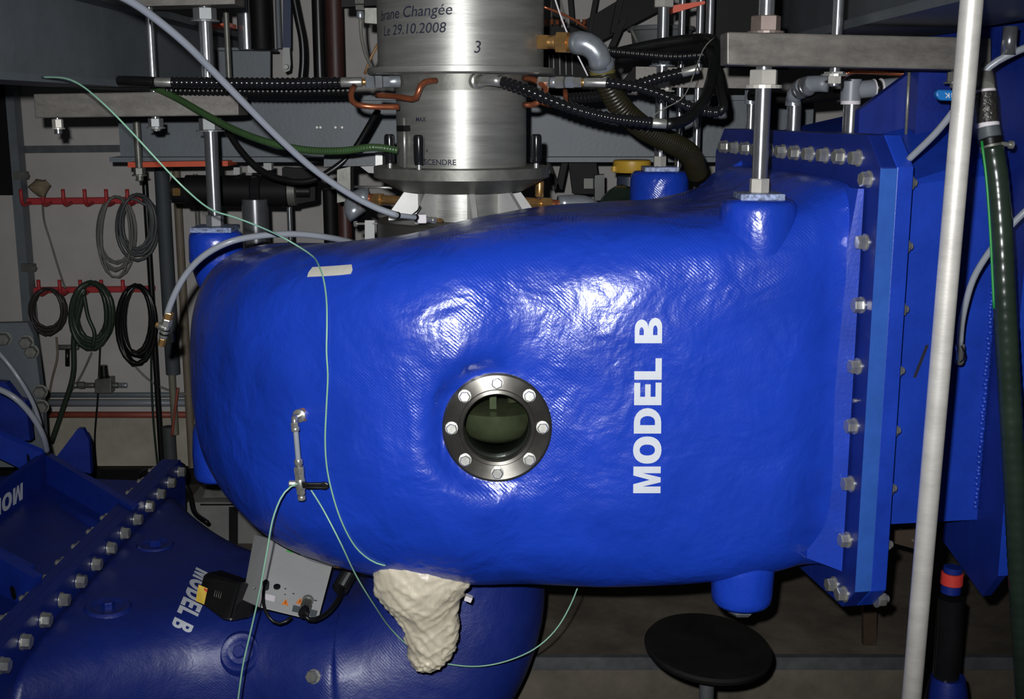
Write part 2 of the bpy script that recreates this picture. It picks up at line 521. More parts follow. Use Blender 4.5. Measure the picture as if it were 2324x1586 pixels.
M_RING = bpy.data.materials.new('turned_stainless_ring')
M_RING.use_nodes = True
_nt = M_RING.node_tree; _b = _nt.nodes['Principled BSDF']
_b.inputs['Metallic'].default_value = .9; _b.inputs['Roughness'].default_value = .26
_b.inputs['Anisotropic'].default_value = .85; _b.inputs['Anisotropic Rotation'].default_value = .25
_tn = _nt.nodes.new('ShaderNodeTangent'); _tn.direction_type = 'RADIAL'; _tn.axis = 'Z'
_nt.links.new(_tn.outputs[0], _b.inputs['Tangent'])
_tc = _nt.nodes.new('ShaderNodeTexCoord'); _nz = _nt.nodes.new('ShaderNodeTexNoise'); _nz.inputs['Scale'].default_value = 30; _nz.inputs['Detail'].default_value = 5
_nt.links.new(_tc.outputs['Object'], _nz.inputs['Vector'])
_rp = _nt.nodes.new('ShaderNodeValToRGB'); _rp.color_ramp.elements[0].color = (.065, .06, .05, 1); _rp.color_ramp.elements[1].color = (.26, .25, .225, 1)
_nt.links.new(_nz.outputs['Fac'], _rp.inputs[0]); _nt.links.new(_rp.outputs[0], _b.inputs['Base Color'])

# ================================================================== THE SETTING
WALL_Y = 4.4
def struct(o):
    o['kind'] = 'structure'; return o
struct(G().box((0, WALL_Y + 0.05, 2.06), (9, 0.1, 3.6)).build('wall_back', M_WALL))
struct(G().box((0, WALL_Y + 0.045, 0.13), (9, 0.1, 0.26)).build('baseboard_back', M_WALL_LOW))
struct(G().box((0, WALL_Y - 0.02, 0.03), (9, 0.06, 0.06)).build('trim_1', M_BLACKM))
gf = G(); gf.box((2.1, (WALL_Y + 2.88) / 2, -0.08), (4.8, WALL_Y - 2.88, 0.16)); gf.box((-2.4, (WALL_Y + 3.6) / 2, -0.08), (4.2, WALL_Y - 3.6, 0.16))
struct(gf.build('floor', M_FLOOR))
gf = G(); gf.box((2.1, 2.92, -0.46), (4.8, 0.06, 0.6)); gf.box((-2.4, 3.64, -0.46), (4.2, 0.06, 0.6)); gf.box((-0.27, 3.25, -0.46), (0.06, 0.7, 0.6))
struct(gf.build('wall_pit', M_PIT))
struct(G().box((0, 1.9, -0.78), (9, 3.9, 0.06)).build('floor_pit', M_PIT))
t2 = G(); t2.box((2.1, 2.870, -0.006), (4.8, 0.014, 0.034)); t2.box((2.1, 2.882, 0.004), (4.8, 0.014, 0.008))
struct(t2.build('trim_2', M_DARKSTEEL))
# dark band on the wall, upper left
struct(slab('trim_3', [P(36, 331, WALL_Y - .004), P(560, 326, WALL_Y - .004), P(560, 342, WALL_Y - .004), P(36, 348, WALL_Y - .004)], (0, .012, 0), M_DARKSTEEL))

# ================================================================== SPIRAL CASING (the big blue body)
FO = Vector((0.644, 2.10, 0)); E1 = Vector((0.985, 0.170, 0)).normalized(); E2 = Vector((-0.170, 0.985, 0)).normalized()
def RG(a, b, z):
    return FO + E1 * a + E2 * b + Vector((0, 0, z))

casing = thing('spiral_casing', 'large glossy blue fibreglass turbine casing lettered MODEL B upright on its front', 'casing', (0, 2.5, 0.46))
AX = Vector((-0.112, 2.66))                   # turbine axis in plan
# stations: (cx, cy, heading, half depth, z top, z bottom, exponent top, exponent bottom)
ST = []
def st(c, h, hd, zt, zb, nt, nb): ST.append((c[0], c[1], h, hd, zt, zb, nt, nb))
hd0 = math.atan2(-0.170, -0.985)
st((RG(0.0, .43, 0).x, RG(0, .43, 0).y), hd0 + 2 * math.pi, .372, 1.275, .512, 9, 9)
st((RG(-.05, .43, 0).x, RG(-.05, .425, 0).y), hd0 + 2 * math.pi, .370, 1.27, .508, 7, 7)
st((.460, 2.475), math.radians(188), .360, 1.235, .500, 7.0, 6.5)
st((.34, 2.445), math.radians(186), .348, 1.212, .480, 6.0, 5.6)
st((.20, 2.41), math.radians(183), .330, 1.210, .466, 4.8, 4.0)
st((.03, 2.385), math.radians(180), .312, 1.200, .463, 4.5, 3.1)
for ang, hd, zt, zb, nt, nb, rc in [(-90, .300, 1.178, .464, 4.2, 2.6, .315), (-112, .29, 1.152, .468, 4.0, 2.4, .32), (-135, .282, 1.135, .474, 3.8, 2.4, .325),
                                    (-158, .274, 1.120, .482, 3.6, 2.2, .328), (-180, .266, 1.108, .492, 3.4, 2.1, .33), (-205, .25, 1.075, .50, 2.8, 2.1, .34),
                                    (-230, .235, 1.04, .52, 2.6, 2.2, .35), (-260, .21, 1.01, .54, 2.4, 2.3, .36), (-285, .18, 1.0, .56, 2.4, 2.4, .38), (-310, .15, .98, .58, 2.4, 2.4, .40)]:
    a = math.radians(ang)
    st((AX.x + rc * math.cos(a), AX.y + rc * math.sin(a)), a + 1.5 * math.pi + math.pi * 0, hd, zt, zb, nt, nb)
# heading of travel on the circle (clockwise seen from above): angle - 90 degrees, unwrapped to start near 180
ST2 = []
for i, s_ in enumerate(ST):
    if i >= 6:
        ang = [-90, -112, -135, -158, -180, -205, -230, -260, -285, -310][i - 6]
        s_ = (s_[0], s_[1], math.radians(ang - 90 + 360), *s_[3:])
    ST2.append(s_)
def interp_stations(stn, per):
    out = []
    n = len(stn)
    for i in range(n - 1):
        p0, p1, p2, p3 = stn[max(i - 1, 0)], stn[i], stn[i + 1], stn[min(i + 2, n - 1)]
        for k in range(per):
            t = k / per
            out.append(tuple(0.5 * ((2 * b) + (c - a) * t + (2 * a - 5 * b + 4 * c - d) * t * t + (-a + 3 * b - 3 * c + d) * t ** 3)
                             for a, b, c, d in zip(p0, p1, p2, p3)))
    out.append(stn[-1])
    return out
def sgnpow(v, e):
    return math.copysign(abs(v) ** e, v)
def loft(stn, seg, bumpamp=0.0):
    vs_ = []; fs = []
    for (cx, cy, h, hd, zt, zb, nt, nb) in stn:
        out = Vector((math.cos(h + math.pi / 2), math.sin(h + math.pi / 2), 0))     # left of travel
        zc, hz = (zt + zb) / 2, (zt - zb) / 2
        for k in range(seg):
            a = 2 * math.pi * k / seg
            s_, c_ = math.sin(a), math.cos(a)
            n = nt if s_ > 0 else nb
            p = Vector((cx, cy, zc)) + out * (hd * sgnpow(c_, 2 / n)) + Vector((0, 0, hz * sgnpow(s_, 2 / n)))
            if bumpamp:
                nn = noise.noise(p * 5.0) + 0.45 * noise.noise(p * 11.0)
                d = (p - Vector((cx, cy, zc))).normalized()
                p += d * nn * bumpamp
            vs_.append(p)
    for i in range(len(stn) - 1):
        for k in range(seg):
            k2 = (k + 1) % seg
            fs.append([i * seg + k, i * seg + k2, (i + 1) * seg + k2, (i + 1) * seg + k])
    fs.append(list(range(seg))); fs.append([(len(stn) - 1) * seg + k for k in range(seg)])
    return vs_, fs
cv, cf = loft(interp_stations(ST2, 12), 144, 0.0042)
# a raised collar in the moulding round the sight window, and a soft ridge towards the flange
WIN = P(1128, 968, 2.075)
for i, v in enumerate(cv):
    if v.y < 2.3:
        d = math.hypot(v.x - WIN.x, v.z - WIN.z)
        if d < 0.142:
            k = max(0.0, min(1.0, (0.142 - d) / 0.040)); k = k * k * (3 - 2 * k)
            v.y = v.y * (1 - k) + (WIN.y + 0.004) * k
body = mk('body', cv, cf, M_BLUE, casing, smooth='full')
BV = BVHTree.FromPolygons([tuple(v) for v in cv], [tuple(f) for f in cf])
def on(px, py, off=0.002, bv=None):
    """point of the casing surface that the photo shows at that pixel, lifted by off"""
    d = ray(px, py).normalized()
    h = (bv or BV).ray_cast(CAM, d)
    if h[0] is None: return None
    return h[0] - d * off

# bosses for the suspension rods
def boss(top, r, h, pad, taper=0.75, padspin=0.0, up=1):
    s = up
    b = lathe('boss', top, (0, 0, -s), [(r * .86, 0), (r * .97, .008), (r, .022), (r * 1.02, h * .35), (r * (1 + taper) / 2, h * .62), (r * taper * .8, h * .84), (r * taper * .4, h)], M_BLUE, casing, seg=40, smooth='full')
    if pad:
        p = G().box(Vector(top) + Vector((0, 0, s * .006)), (pad, pad, .012), Matrix.Rotation(padspin, 3, 'Z')).build('pad', M_CHIP, b)
        p['label'] = 'chipped flat seat under the rod nut'
        bevel(p, .002)
    return b
ROD_R = P(1722, 452, 2.195); ROD_L = P(489, 524, 2.86); ROD_B = P(1497, 388, 3.10)
boss(ROD_R, .070, .15, .080, 1.15)
boss(ROD_L, .064, .20, .098, .55)
boss(ROD_B, .075, .30, .088, .9)
boss(P(1682, 1368, 2.205), .060, .16, 0, 1.1, up=-1)
boss(P(492, 1086, 2.86), .055, .2, 0, .9, up=-1)
lathe('drain_plug', P(1682, 1368, 2.205), (0, 0, -1), [(.030, 0), (.030, .014), (.022, .022)], M_GALV, casing, seg=6)
# outlet flange plate (left one of the pair) with chamfered corners
ZT, ZB = 1.357, .462
def flange_poly(a, ch=.055, chb=.05, wid=.86):
    return [RG(a, ch, ZT), RG(a, wid - ch, ZT), RG(a, wid, ZT - ch), RG(a, wid, ZB + chb), RG(a, wid - chb, ZB), RG(a, chb, ZB), RG(a, 0, ZB + chb), RG(a, 0, ZT - ch)]
fl = slab('flange', flange_poly(0), E1 * .030, M_NAVY_SHADE_PLATE, casing)  # darker colour stands in for the weak flash light on this face
slab('neck_lip', [RG(-.014, .053, 1.262), RG(-.004, .050, 1.262), RG(-.004, .050, .535), RG(-.070, .066, .56), RG(-.062, .065, .85)], E2 * .05, M_BLUE_PLATE, casing)
bevel(fl, .002)
slab('lit_edge_strip', [RG(-.001, -.0012, ZT - .057), RG(.031, -.0012, ZT - .057), RG(.031, -.0012, ZB + .052), RG(-.001, -.0012, ZB + .052)], -E2 * .0008, M_LIT_EDGE, fl)['label'] = 'flash-lit front edge of the flange, put on as a lighter strip'  # light on the front edge painted as a paler strip
# lifting lugs on the far shoulder of the casing
for (x0, y0, x1, y1, w_, Yl) in ((1590, 440, 1690, 378, .03, 2.72), (1575, 452, 1625, 436, .022, 2.62), (1660, 425, 1705, 402, .02, 2.6)):
    a_, b_ = P(x0, y0, Yl), P(x1, y1, Yl + .05)
    bevel(G().slab([a_, b_, b_ + Vector((0, 0, w_ * .6)), a_ + Vector((0, 0, w_ * .6))], (0, .03, 0)).build('lug', M_BLUE_PLATE, casing), .003)
BOLT_L = hex_bolt_mesh('flange_bolt', .024, M_ZINC)
NUT_L = nut_mesh('flange_nut', .024, M_ZINC)
# bolts down the front edge and along the top of the flange
front_py = [405, 547, 688, 826, 960, 1090, 1216, 1338]
for py in front_py:
    z = P(1925, py, 2.16).z
    inst('bolt', BOLT_L, frame(RG(0, .040, z), -E1, random.uniform(0, 1)), fl)
for k in range(11):
    inst('bolt', BOLT_L, frame(RG(0, .085 + k * .070, ZT - .042), -E1, random.uniform(0, 1)), fl)
for k in range(1):
    inst('bolt', BOLT_L, frame(RG(0, .085 + k * .075, ZB + .032), -E1, random.uniform(0, 1)), fl)
lathe('dowel', RG(0, .04, P(1930, 903, 2.16).z), -E1, [(.004, 0), (.004, .006)], M_ZINC, fl, seg=10)

# sight window
wdir = (CAM - WIN); wdir.z = 0; wdir = Vector((0.03, -1, 0.10)).normalized()
ro, ri = .0985, .0600
Mw = frame(WIN, wdir)
def ring_mesh(name, prof, m, seg=72):
    return local_mesh(name, G().lathe(O3, Z3, prof, seg, cap=False), m)
win = inst('sight_window', ring_mesh('window_ring', [(ri, -.03), (ri, .012), (ri + .002, .0155), (ri + .008, .0155), (ri + .0095, .013), (ro - .004, .013), (ro, .010), (ro, -.02)], M_RING), Mw, casing)
win['label'] = 'polished steel ring of the round sight window'
def on_win(name, me, Ml):
    o = bpy.data.objects.new(name, me); COL.objects.link(o); o.parent = win; o.matrix_basis = Ml; return o
BOLT_W = hex_bolt_mesh('window_bolt', .0175, M_ZINC)
for k in range(8):
    a = math.pi * k / 4
    on_win('bolt', BOLT_W, Matrix.Translation((math.cos(a) * .0815, math.sin(a) * .0815, .0128)) @ Matrix.Rotation(k * .7, 4, 'Z'))
on_win('bore', ring_mesh('window_bore', [(ri + .004, -.16), (ri - .0012, -.05), (ri - .0012, .004)], M_BLACKM), Matrix.Identity(4))
on_win('glass', local_mesh('window_pane', G().lathe(O3, Z3, [(ri - .0015, -.022), (ri - .0015, -.014)], 48), M_GLASS, smooth=False), Matrix.Identity(4))
# the body is cut open behind the ring so that one looks in through the glass
bm = bmesh.new(); bm.from_mesh(body.data)
og = org_of(body)
def wdist(co):
    p = co + og
    return math.hypot(p.x - WIN.x, p.z - WIN.z)
near = {e for f in bm.faces if (f.calc_center_median() + og).y < 2.25 and wdist(f.calc_center_median()) < .12 for e in f.edges}
bmesh.ops.subdivide_edges(bm, edges=list(near), cuts=3, use_grid_fill=True)
for f in bm.faces: f.smooth = True
kill = [f for f in bm.faces if (f.calc_center_median() + og).y < 2.25 and min(wdist(v.co) for v in f.verts) < .066]
bmesh.ops.delete(bm, geom=kill, context='FACES')
bm.to_mesh(body.data); bm.free()
# inside: rounded hub and guide vanes seen through the glass
Wc = WIN - wdir * .10
hub = lathe('inner_hub', Wc + Vector((0.0, .075, -.062)), Z3, [(.01, 0), (.045, .004), (.072, .020), (.080, .040), (.082, .066), (.060, .071), (.02, .073)], M_INSIDE, casing, seg=48)
hub['label'] = 'wet rounded metal hub seen through the window'
gi = G(); gi.box(Wc + Vector((-.006, .03, .055)), (.013, .02, .085)); gi.build('guide_vane', M_INSIDE, casing)
gi = G(); gi.box(Wc + Vector((.045, .05, .05)), (.05, .008, .06), Matrix.Rotation(.5, 3, 'Z')); gi.build('guide_vane', M_INSIDE, casing)

# lettering MODEL B, reading upwards
def put_main(u, v):
    py = 1119 - u * 398
    px = 1499 + u * 4 - v * 62
    return on(px, py, .0026)
block_text('lettering', 'MODEL B', put_main, M_WHITE, casing, fine=.13, label='white upright lettering reading %s')
# rust bloom round the fitting
# ================================================================== INLET CONDUIT, right of the flange
inlet = thing('inlet_conduit', 'blue welded steel inlet conduit with ribs right of the bolted flange', 'conduit', tuple(RG(.3, .4, .5)))
fl2 = slab('flange', flange_poly(.031), E1 * .032, M_BLUE_PLATE, inlet); bevel(fl2, .002)
for py in front_py:
    z = P(2030, py + 8, 2.18).z
    inst('nut', NUT_L, frame(RG(.063, .040, z), E1, random.uniform(0, 1)), fl2)
for k in range(11):
    inst('nut', NUT_L, frame(RG(.063, .085 + k * .070, ZT - .042), E1, random.uniform(0, 1)), fl2)
def hull_box(g, A, B):
    """loft between two equal polygons"""
    n = len(A)
    f = [list(range(n))[::-1], [n + i for i in range(n)]] + [[i, (i + 1) % n, (i + 1) % n + n, i + n] for i in range(n)]
    g.add(list(A) + list(B), f)
bF, bB = .075, .80
def sec(a, zt, zc, zb):
    return [RG(a, bF, zb), RG(a, bF, zc), RG(a, bF + .22, zt), RG(a, bB, zt), RG(a, bB, zb)]
g = G(); hull_box(g, sec(.06, 1.335, 1.262, .615), sec(1.6, 1.66, 1.42, .60))
g.build('shell', M_BLUE_PLATE, inlet)
def rib(a, t=.018, out=.085, zb=.475, zt=1.60, zlow=.50):
    # frame rib that stands proud of the shell, corners cut off
    o_ = bF - out
    pts = [RG(a, o_, zlow + .03), RG(a, o_ + .045, zb - .005), RG(a, .40, .60), RG(a, .40, zt), RG(a, o_ + .08, zt), RG(a, o_, zt - .12)]
    r_ = slab('rib', pts, E1 * t, M_NAVY_SHADE_PLATE, inlet)  # shade of the side face painted in with the darker colour
    ed = slab('lit_rib_edge', [RG(a - .001, o_ - .001, zlow + .03), RG(a + t + .001, o_ - .001, zlow + .03), RG(a + t + .001, o_ - .001, zt - .12), RG(a - .001, o_ - .001, zt - .12)], -E2 * .001, M_BLUE_PLATE, r_)  # bright strip paints the flash-lit front edge of the rib
    return r_
rib(.285)
rib(.62)
# lumpy weld beads where the rib meets the shell
g = G()
zz = .64
while zz < 1.3:
    g.lathe(RG(.279 + random.uniform(-.003, .002), bF - .001, zz), -E2, [(.006, -.004), (.005, .002), (.002, .005)], 6); zz += random.uniform(.006, .012)
g.build('weld_bead', M_BLUE_PLATE, inlet, smooth='full')
# gusset under the shell and side plate above
slab('upper_plate', [RG(.10, .30, 1.33), RG(.10, .30, 1.40), RG(.24, .30, 1.50), RG(.9, .30, 1.62), RG(.9, .30, 1.33)], E2 * .02, M_NAVY_SHADE_PLATE, inlet)  # upper parts: their dimness is put into the darker colour
slab('upper_post', [RG(.20, .26, 1.30), RG(.20, .26, 1.53), RG(.27, .26, 1.53), RG(.27, .26, 1.30)], E2 * .06, M_NAVY_SHADE_PLATE, inlet)
for k, ch in enumerate('12'):
    def put_12(u, v, k=k):
        return Vector(RG(.128 + k * .034 + u * .016 + v * .012, bF - .002, .905 + v * .062 - k * .005))
    text_obj('digit', ch, put_12, M_INK, inlet, fat=.0, shear=.2, label='handwritten black digit ' + ch)

# ================================================================== DRAFT TUBE (lower left)
draft = thing('draft_tube', 'dark blue draft tube elbow below the casing, lettered MODEL B upside down', 'draft tube', (-.4, 2.6, -.4))
DI = Vector((-.40, .37))                       # inner corner of the elbow (x, z)
secs = []                                       # (centre x, y, z), outward direction angle, hw, hh, exponent
SL = math.radians(2)
secs.append(((DI.x + .27, 2.60, .455), 0, .195, .205, 2))
secs.append(((DI.x + .27, 2.60, .41), 0, .200, .205, 2))
for ph in (0, 16, 32, 48, 64, 80, 92):
    k = ph / 92
    hh = .205 + .04 * k; hw = .205 + .09 * k
    r_ = .065 + hh
    a = math.radians(ph)
    secs.append(((DI.x + r_ * math.cos(a), 2.60 + .02 * k, DI.y - r_ * math.sin(a)), ph, hw, hh, 2 + 1.4 * k))
top0 = Vector((DI.x + .065 * math.cos(math.radians(92)), DI.y - .065 * math.sin(math.radians(92))))
dirv = Vector((-math.cos(SL), math.sin(SL))); outv = Vector((math.cos(math.radians(92)), -math.sin(math.radians(92))))
Lf = (-.985 - top0.x) / dirv.x
for k, hw, hh, n in ((.3, .27, .25, 3.4), (.55, .33, .255, 4), (.8, .47, .26, 5), (1.0, .60, .265, 7)):
    c = top0 + dirv * (Lf * k) + outv * hh
    secs.append(((c.x, 2.62 + .13 * k, c.y), 92, hw, hh, n))
def interp_secs(ss, per):
    flat = [(*c, ph, hw, hh, n) for (c, ph, hw, hh, n) in ss]
    return interp_stations(flat, per)
dv, df = [], []
seg = 64
dsec = interp_secs(secs, 5)
for (cx, cy, cz, ph, hw, hh, n) in dsec:
    a = math.radians(ph)
    ov = Vector((math.cos(a), 0, -math.sin(a)))
    for k in range(seg):
        t = 2 * math.pi * k / seg
        c_, s_ = math.cos(t), math.sin(t)
        dv.append(Vector((cx, cy, cz)) + ov * hh * sgnpow(c_, 2 / n) + Vector((0, 1, 0)) * hw * sgnpow(s_, 2 / n))
for i in range(len(dsec) - 1):
    for k in range(seg):
        k2 = (k + 1) % seg
        df.append([i * seg + k, i * seg + k2, (i + 1) * seg + k2, (i + 1) * seg + k])
df.append(list(range(seg))); df.append([(len(dsec) - 1) * seg + k for k in range(seg)])
mk('body', dv, df, M_DIM_BLUE, draft, smooth='full')
BVD = BVHTree.FromPolygons([tuple(v) for v in dv], [tuple(f) for f in df])
# rings round the cone under the runner
for z in (.435, .40):
    lathe('ring', (DI.x + .27, 2.60, z), Z3, [(.204, -.006), (.2085, -.003), (.2085, .003), (.204, .006)], M_DIM_BLUE, draft, seg=64)
# sloping flange: plane across the axis of the outlet
FT = top0 + dirv * Lf
U3 = Vector((-outv.x, 0, -outv.y)); D3 = Vector((dirv.x, 0, dirv.y))
def DF(a, b, h):
    """draft flange frame: a along the flow (up left), b depth, h above the roof"""
    return Vector((FT.x, 0, FT.y)) + D3 * a + Vector((0, 1, 0)) * b + U3 * h
FB0, FB1 = 1.98, 3.44
dfl = slab('flange', [DF(0, FB0, .06), DF(0, FB1 - .05, .06), DF(0, FB1, .01), DF(0, FB1, -.5), DF(0, FB0, -.5)], D3 * .026, M_NAVY_SHADE_PLATE, draft)
BOLT_D = hex_bolt_mesh('draft_bolt', .026, M_ZINC)
NUT_D = nut_mesh('draft_nut', .026, M_ZINC, .9)
db = [2.12 + k * .104 for k in range(13)]
for b in db:
    inst('bolt', BOLT_D, frame(DF(-.001, b, .030), -D3, random.uniform(0, 1)), dfl)
def ond(px, py, off=.002): return on(px, py, off, BVD)
def boss_d(px, py, r):
    hit = BVD.ray_cast(CAM, ray(px, py).normalized())
    if hit[0] is None: return
    p = hit[0]; U3 = hit[1].normalized()
    if U3.dot(CAM - p) < 0: U3 = -U3
    b = lathe('boss', p - U3 * .021, U3, [(r * 1.35, 0), (r * 1.15, .020), (r, .0255), (r * .75, .0245), (r * .6, .019)], M_DIM_BLUE, draft, seg=28, smooth=True)
    inst('bolt', BLUEBOLT, frame(p - U3 * .004, U3, .3), b)
BLUEBOLT = hex_bolt_mesh('painted_bolt', .026, M_NAVY_SHADE_PLATE)
boss_d(352, 1237, .042); boss_d(245, 1378, .046); boss_d(545, 1480, .040)
hit = BVD.ray_cast(CAM, ray(713, 1535).normalized())
if hit[0] is not None: inst('bolt', BOLT_L, frame(hit[0], hit[1] if hit[1].dot(CAM - hit[0]) > 0 else -hit[1], .2), draft)
def put_d(u, v):
    # letters stand with their feet towards the left
    px = 467 + (410 - 467) * u + 43 * (v - .5)
    py = 1297 + (1429 - 1297) * u + 21 * (v - .5)
    return ond(px, py, .0026)
block_text('lettering', 'MODEL B', put_d, M_WHITE, draft, fine=.25, label='white upside-down lettering reading %s on the draft tube')

# ================================================================== OUTLET CONDUIT (far lower left)
outlet = thing('outlet_conduit', 'dark blue ribbed outlet conduit left of the sloping bolted flange', 'conduit', (-1.4, 2.7, -.3))
ofl = slab('flange', [DF(.027, FB0, .06), DF(.027, FB1 - .05, .06), DF(.027, FB1, .01), DF(.027, FB1, -.5), DF(.027, FB0, -.5)], D3 * .026, M_NAVY_SHADE_PLATE, outlet)
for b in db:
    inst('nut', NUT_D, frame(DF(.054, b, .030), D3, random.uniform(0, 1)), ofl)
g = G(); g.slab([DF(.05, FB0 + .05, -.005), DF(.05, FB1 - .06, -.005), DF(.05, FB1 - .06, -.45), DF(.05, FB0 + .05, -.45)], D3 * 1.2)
g.build('shell', M_NAVY_SHADE_PLATE, outlet)
def oblique(name, y_l, y_r, pts, ext=(.01, .02, 0)):
    """upright plate set obliquely: depth runs from y_l at its left end to y_r at its right end"""
    xs = [p[0] for p in pts]; x0, x1 = min(xs), max(xs)
    return slab(name, [P(px, py, y_l + (y_r - y_l) * (px - x0) / (x1 - x0)) for px, py in pts], ext, M_OUT, outlet)
M_OUT = mat('mid_blue_painted_steel', (.008, .03, .28), .42, var=.2, vscale=9, bump=.12, bscale=120)
oblique('rib', 3.33, 2.93, [(103, 1032), (303, 1152), (262, 1210), (106, 1112)])
oblique('rib', 3.24, 2.96, [(84, 1122), (217, 1194), (205, 1222), (88, 1152)])
oblique('rib', 3.2, 3.33, [(-60, 962), (95, 1028), (60, 1070), (-60, 1012)])
oblique('rib', 2.6, 2.45, [(-60, 1232), (78, 1312), (55, 1398), (-60, 1392)])
oblique('rib', 2.75, 2.62, [(-60, 1225), (62, 1290), (60, 1300), (-60, 1236)])
M_OUT = M_NAVY_SHADE_PLATE
CRA, CRB = P(104, 1030, 3.34), P(-60, 1150, 2.86)
CRB.z = CRA.z
CRB = P(-60, 1150, 2.86)
dz_ = Vector((0, 0, -.12))
cross = slab('cross_rib', [CRA, CRB, CRB + dz_, CRA + dz_], (-.02, .02, 0), M_NAVY_SHADE_PLATE, outlet)
CRN = (CRB - CRA).cross(dz_).normalized()
if CRN.dot(CAM - CRA) < 0: CRN = -CRN
slab('gusset', [P(118, 1050, 3.36), P(176, 973, 3.36), P(188, 973, 3.36), P(202, 1000, 3.36), P(206, 1075, 3.36)], (0, .02, 0), M_NAVY_SHADE_PLATE, outlet)
slab('gusset', [P(-20, 865, 3.3), P(12, 868, 3.3), P(40, 905, 3.3), P(58, 910, 3.3), P(68, 1000, 3.3), P(-20, 1000, 3.3)], (0, .03, 0), M_NAVY_SHADE_PLATE, outlet)
HOLE = local_mesh('lightening_hole', G().lathe(O3, Z3, [(.016, 0), (.016, .001)], 20), M_BLACKM)
for px, py, Yh in ((63, 1042, 3.300), (250, 1134, 3.034), (30, 1345, 2.50)):
    inst('hole', HOLE, frame(P(px, py, Yh), (-.7, -.72, 0)), outlet)
def put_o(u, v):
    px = 50 - 112 * u
    py = 1094 + (50 - px) * .70 + v * 38
    d = ray(px, py)
    return CAM + d * ((CRA - CAM).dot(CRN) / d.dot(CRN)) + CRN * .002
block_text('lettering', 'MODEL', put_o, M_WHITE, outlet, fine=1, label='white upside-down lettering reading %s on the cross rib')

# ================================================================== TURBINE HEAD (steel cylinders above the casing)
AXY = 2.66
def axz(py, r): return P(1047, py, AXY - r).z
CX = P(1047, 250, AXY).x
CV = Vector((CX, AXY, 0))
head = thing('turbine_head', 'brushed steel turbine head cylinder with handwritten notes above the blue casing', 'machine', (CX, AXY, 1.13))
R1, R2, R3, R4 = .180, .203, .1425, .194
z1, z2, z3, z4, z5, z6 = axz(148, R1), axz(165, R2), axz(204, R3 + .004), axz(386, R4), axz(415, R4), axz(441, .14)
def cyl(name, prof, m, seg=72, par=head, **kw):
    return lathe(name, (CX, AXY, 0), Z3, prof, m, par, seg=seg, **kw)
upper = cyl('upper_drum', [(R1, z1), (R1, 2.3)], M_STEEL)
cyl('collar', [(R2 - .004, z2), (R2, z2 + .003), (R2, z1 - .001), (R1 - .01, z1 + .0015)], M_STEEL)
cyl('port_ring', [(R3 + .004, z3), (R3 + .004, z2 + .001)], M_STEEL_D)['label'] = 'stained ring with hose ports'
lower = cyl('lower_drum', [(R3, z4 - .002), (R3, z3 + .0005)], M_STEEL)
cyl('dished_flange', [(.10, z6 - .002), (.137, z6), (R4 - .006, z5), (R4, z5 + .003), (R4, z4 - .001), (R4 - .003, z4), (R3 - .01, z4 + .0005)], M_STEEL_D)
cyl('neck', [(.100, 1.10), (.100, z6 + .01)], M_STEEL)
cyl('base_ring', [(.19, 1.095), (.19, 1.158), (.185, 1.163), (.08, 1.164)], mat('black_cast_ring', (.05, .048, .042), .5, .3))
for k in range(8):
    a = math.radians(-90 + 12 + k * 45)
    d = Vector((math.cos(a), math.sin(a), 0)); c = Vector((CX, AXY, 0))
    n_ = Vector((-d.y, d.x, 0)) * .006
    z0 = 1.162
    f_ = slab('fin', [c + d * .07 + Vector((0, 0, z0)) - n_, c + d * .165 + Vector((0, 0, z0)) - n_, c + d * .165 + Vector((0, 0, z0 + .014)) - n_, c + d * .125 + Vector((0, 0, z6 + .004)) - n_, c + d * .07 + Vector((0, 0, z6 + .004)) - n_], n_ * 2, M_BRIGHT, head)
def on_drum(R, zc, th0, w, h):
    def fn(u, v):
        a = th0 + u * w
        return Vector((CX + R * math.sin(a), AXY - R * math.cos(a), zc + v * h))
    return fn
def drum_angle(px, py, R):
    # angle on the drum front of the pixel column
    best = min((abs((lambda q: (q.x / (q.y * CP + (CAMZ - q.z) * SP)) * FPX + IMW / 2)(Vector((CX + R * math.sin(a), AXY - R * math.cos(a), P(px, py, AXY - R).z))) - px), a) for a in [i * .01 for i in range(-150, 151)])
    return best[1]
aL, aR = drum_angle(868, 40, R1), drum_angle(1027, 40, R1)
Rm = R1 + .0006
def note(name, body, px0, px1, py0, py1, R, fat=.004, lbl=None, tilt=0.0, shear=.15):
    a0, a1 = drum_angle(px0, py0, R), drum_angle(px1, py0, R)
    am = (px0 + px1) / 2
    zb, zt = P(am, py0, AXY - R).z, P(am, py1, AXY - R).z
    def fn(u, v):
        a = a0 + u * (a1 - a0)
        return Vector((CX + (R + .0006) * math.sin(a), AXY - (R + .0006) * math.cos(a), zb + v * (zt - zb) + tilt * u))
    return text_obj(name, body, fn, M_INK, head, fat=fat, shear=shear, fine=.3, label=lbl)
note('handwriting', 'brane Changée', 866, 1026, 48, 14, R1, lbl='handwritten words brane Changée in dark ink', tilt=.006)
note('handwriting', 'Le 29.10.2008', 872, 1013, 76, 52, R1, lbl='handwritten date Le 29.10.2008', tilt=.002)
note('handwriting', '3', 1075, 1092, 120, 92, R1, fat=.0, lbl='faint handwritten digit 3')
note('handwriting', 'MAX', 945, 968, 276, 266, R3, fat=.02, lbl='hand lettered MAX', shear=0)
note('handwriting', 'DESCENDRE', 946, 1035, 375, 362, R3, fat=.015, lbl='hand lettered DESCENDRE', shear=0)
note('handwriting', 'x', 966, 972, 346, 339, R3, fat=.01)
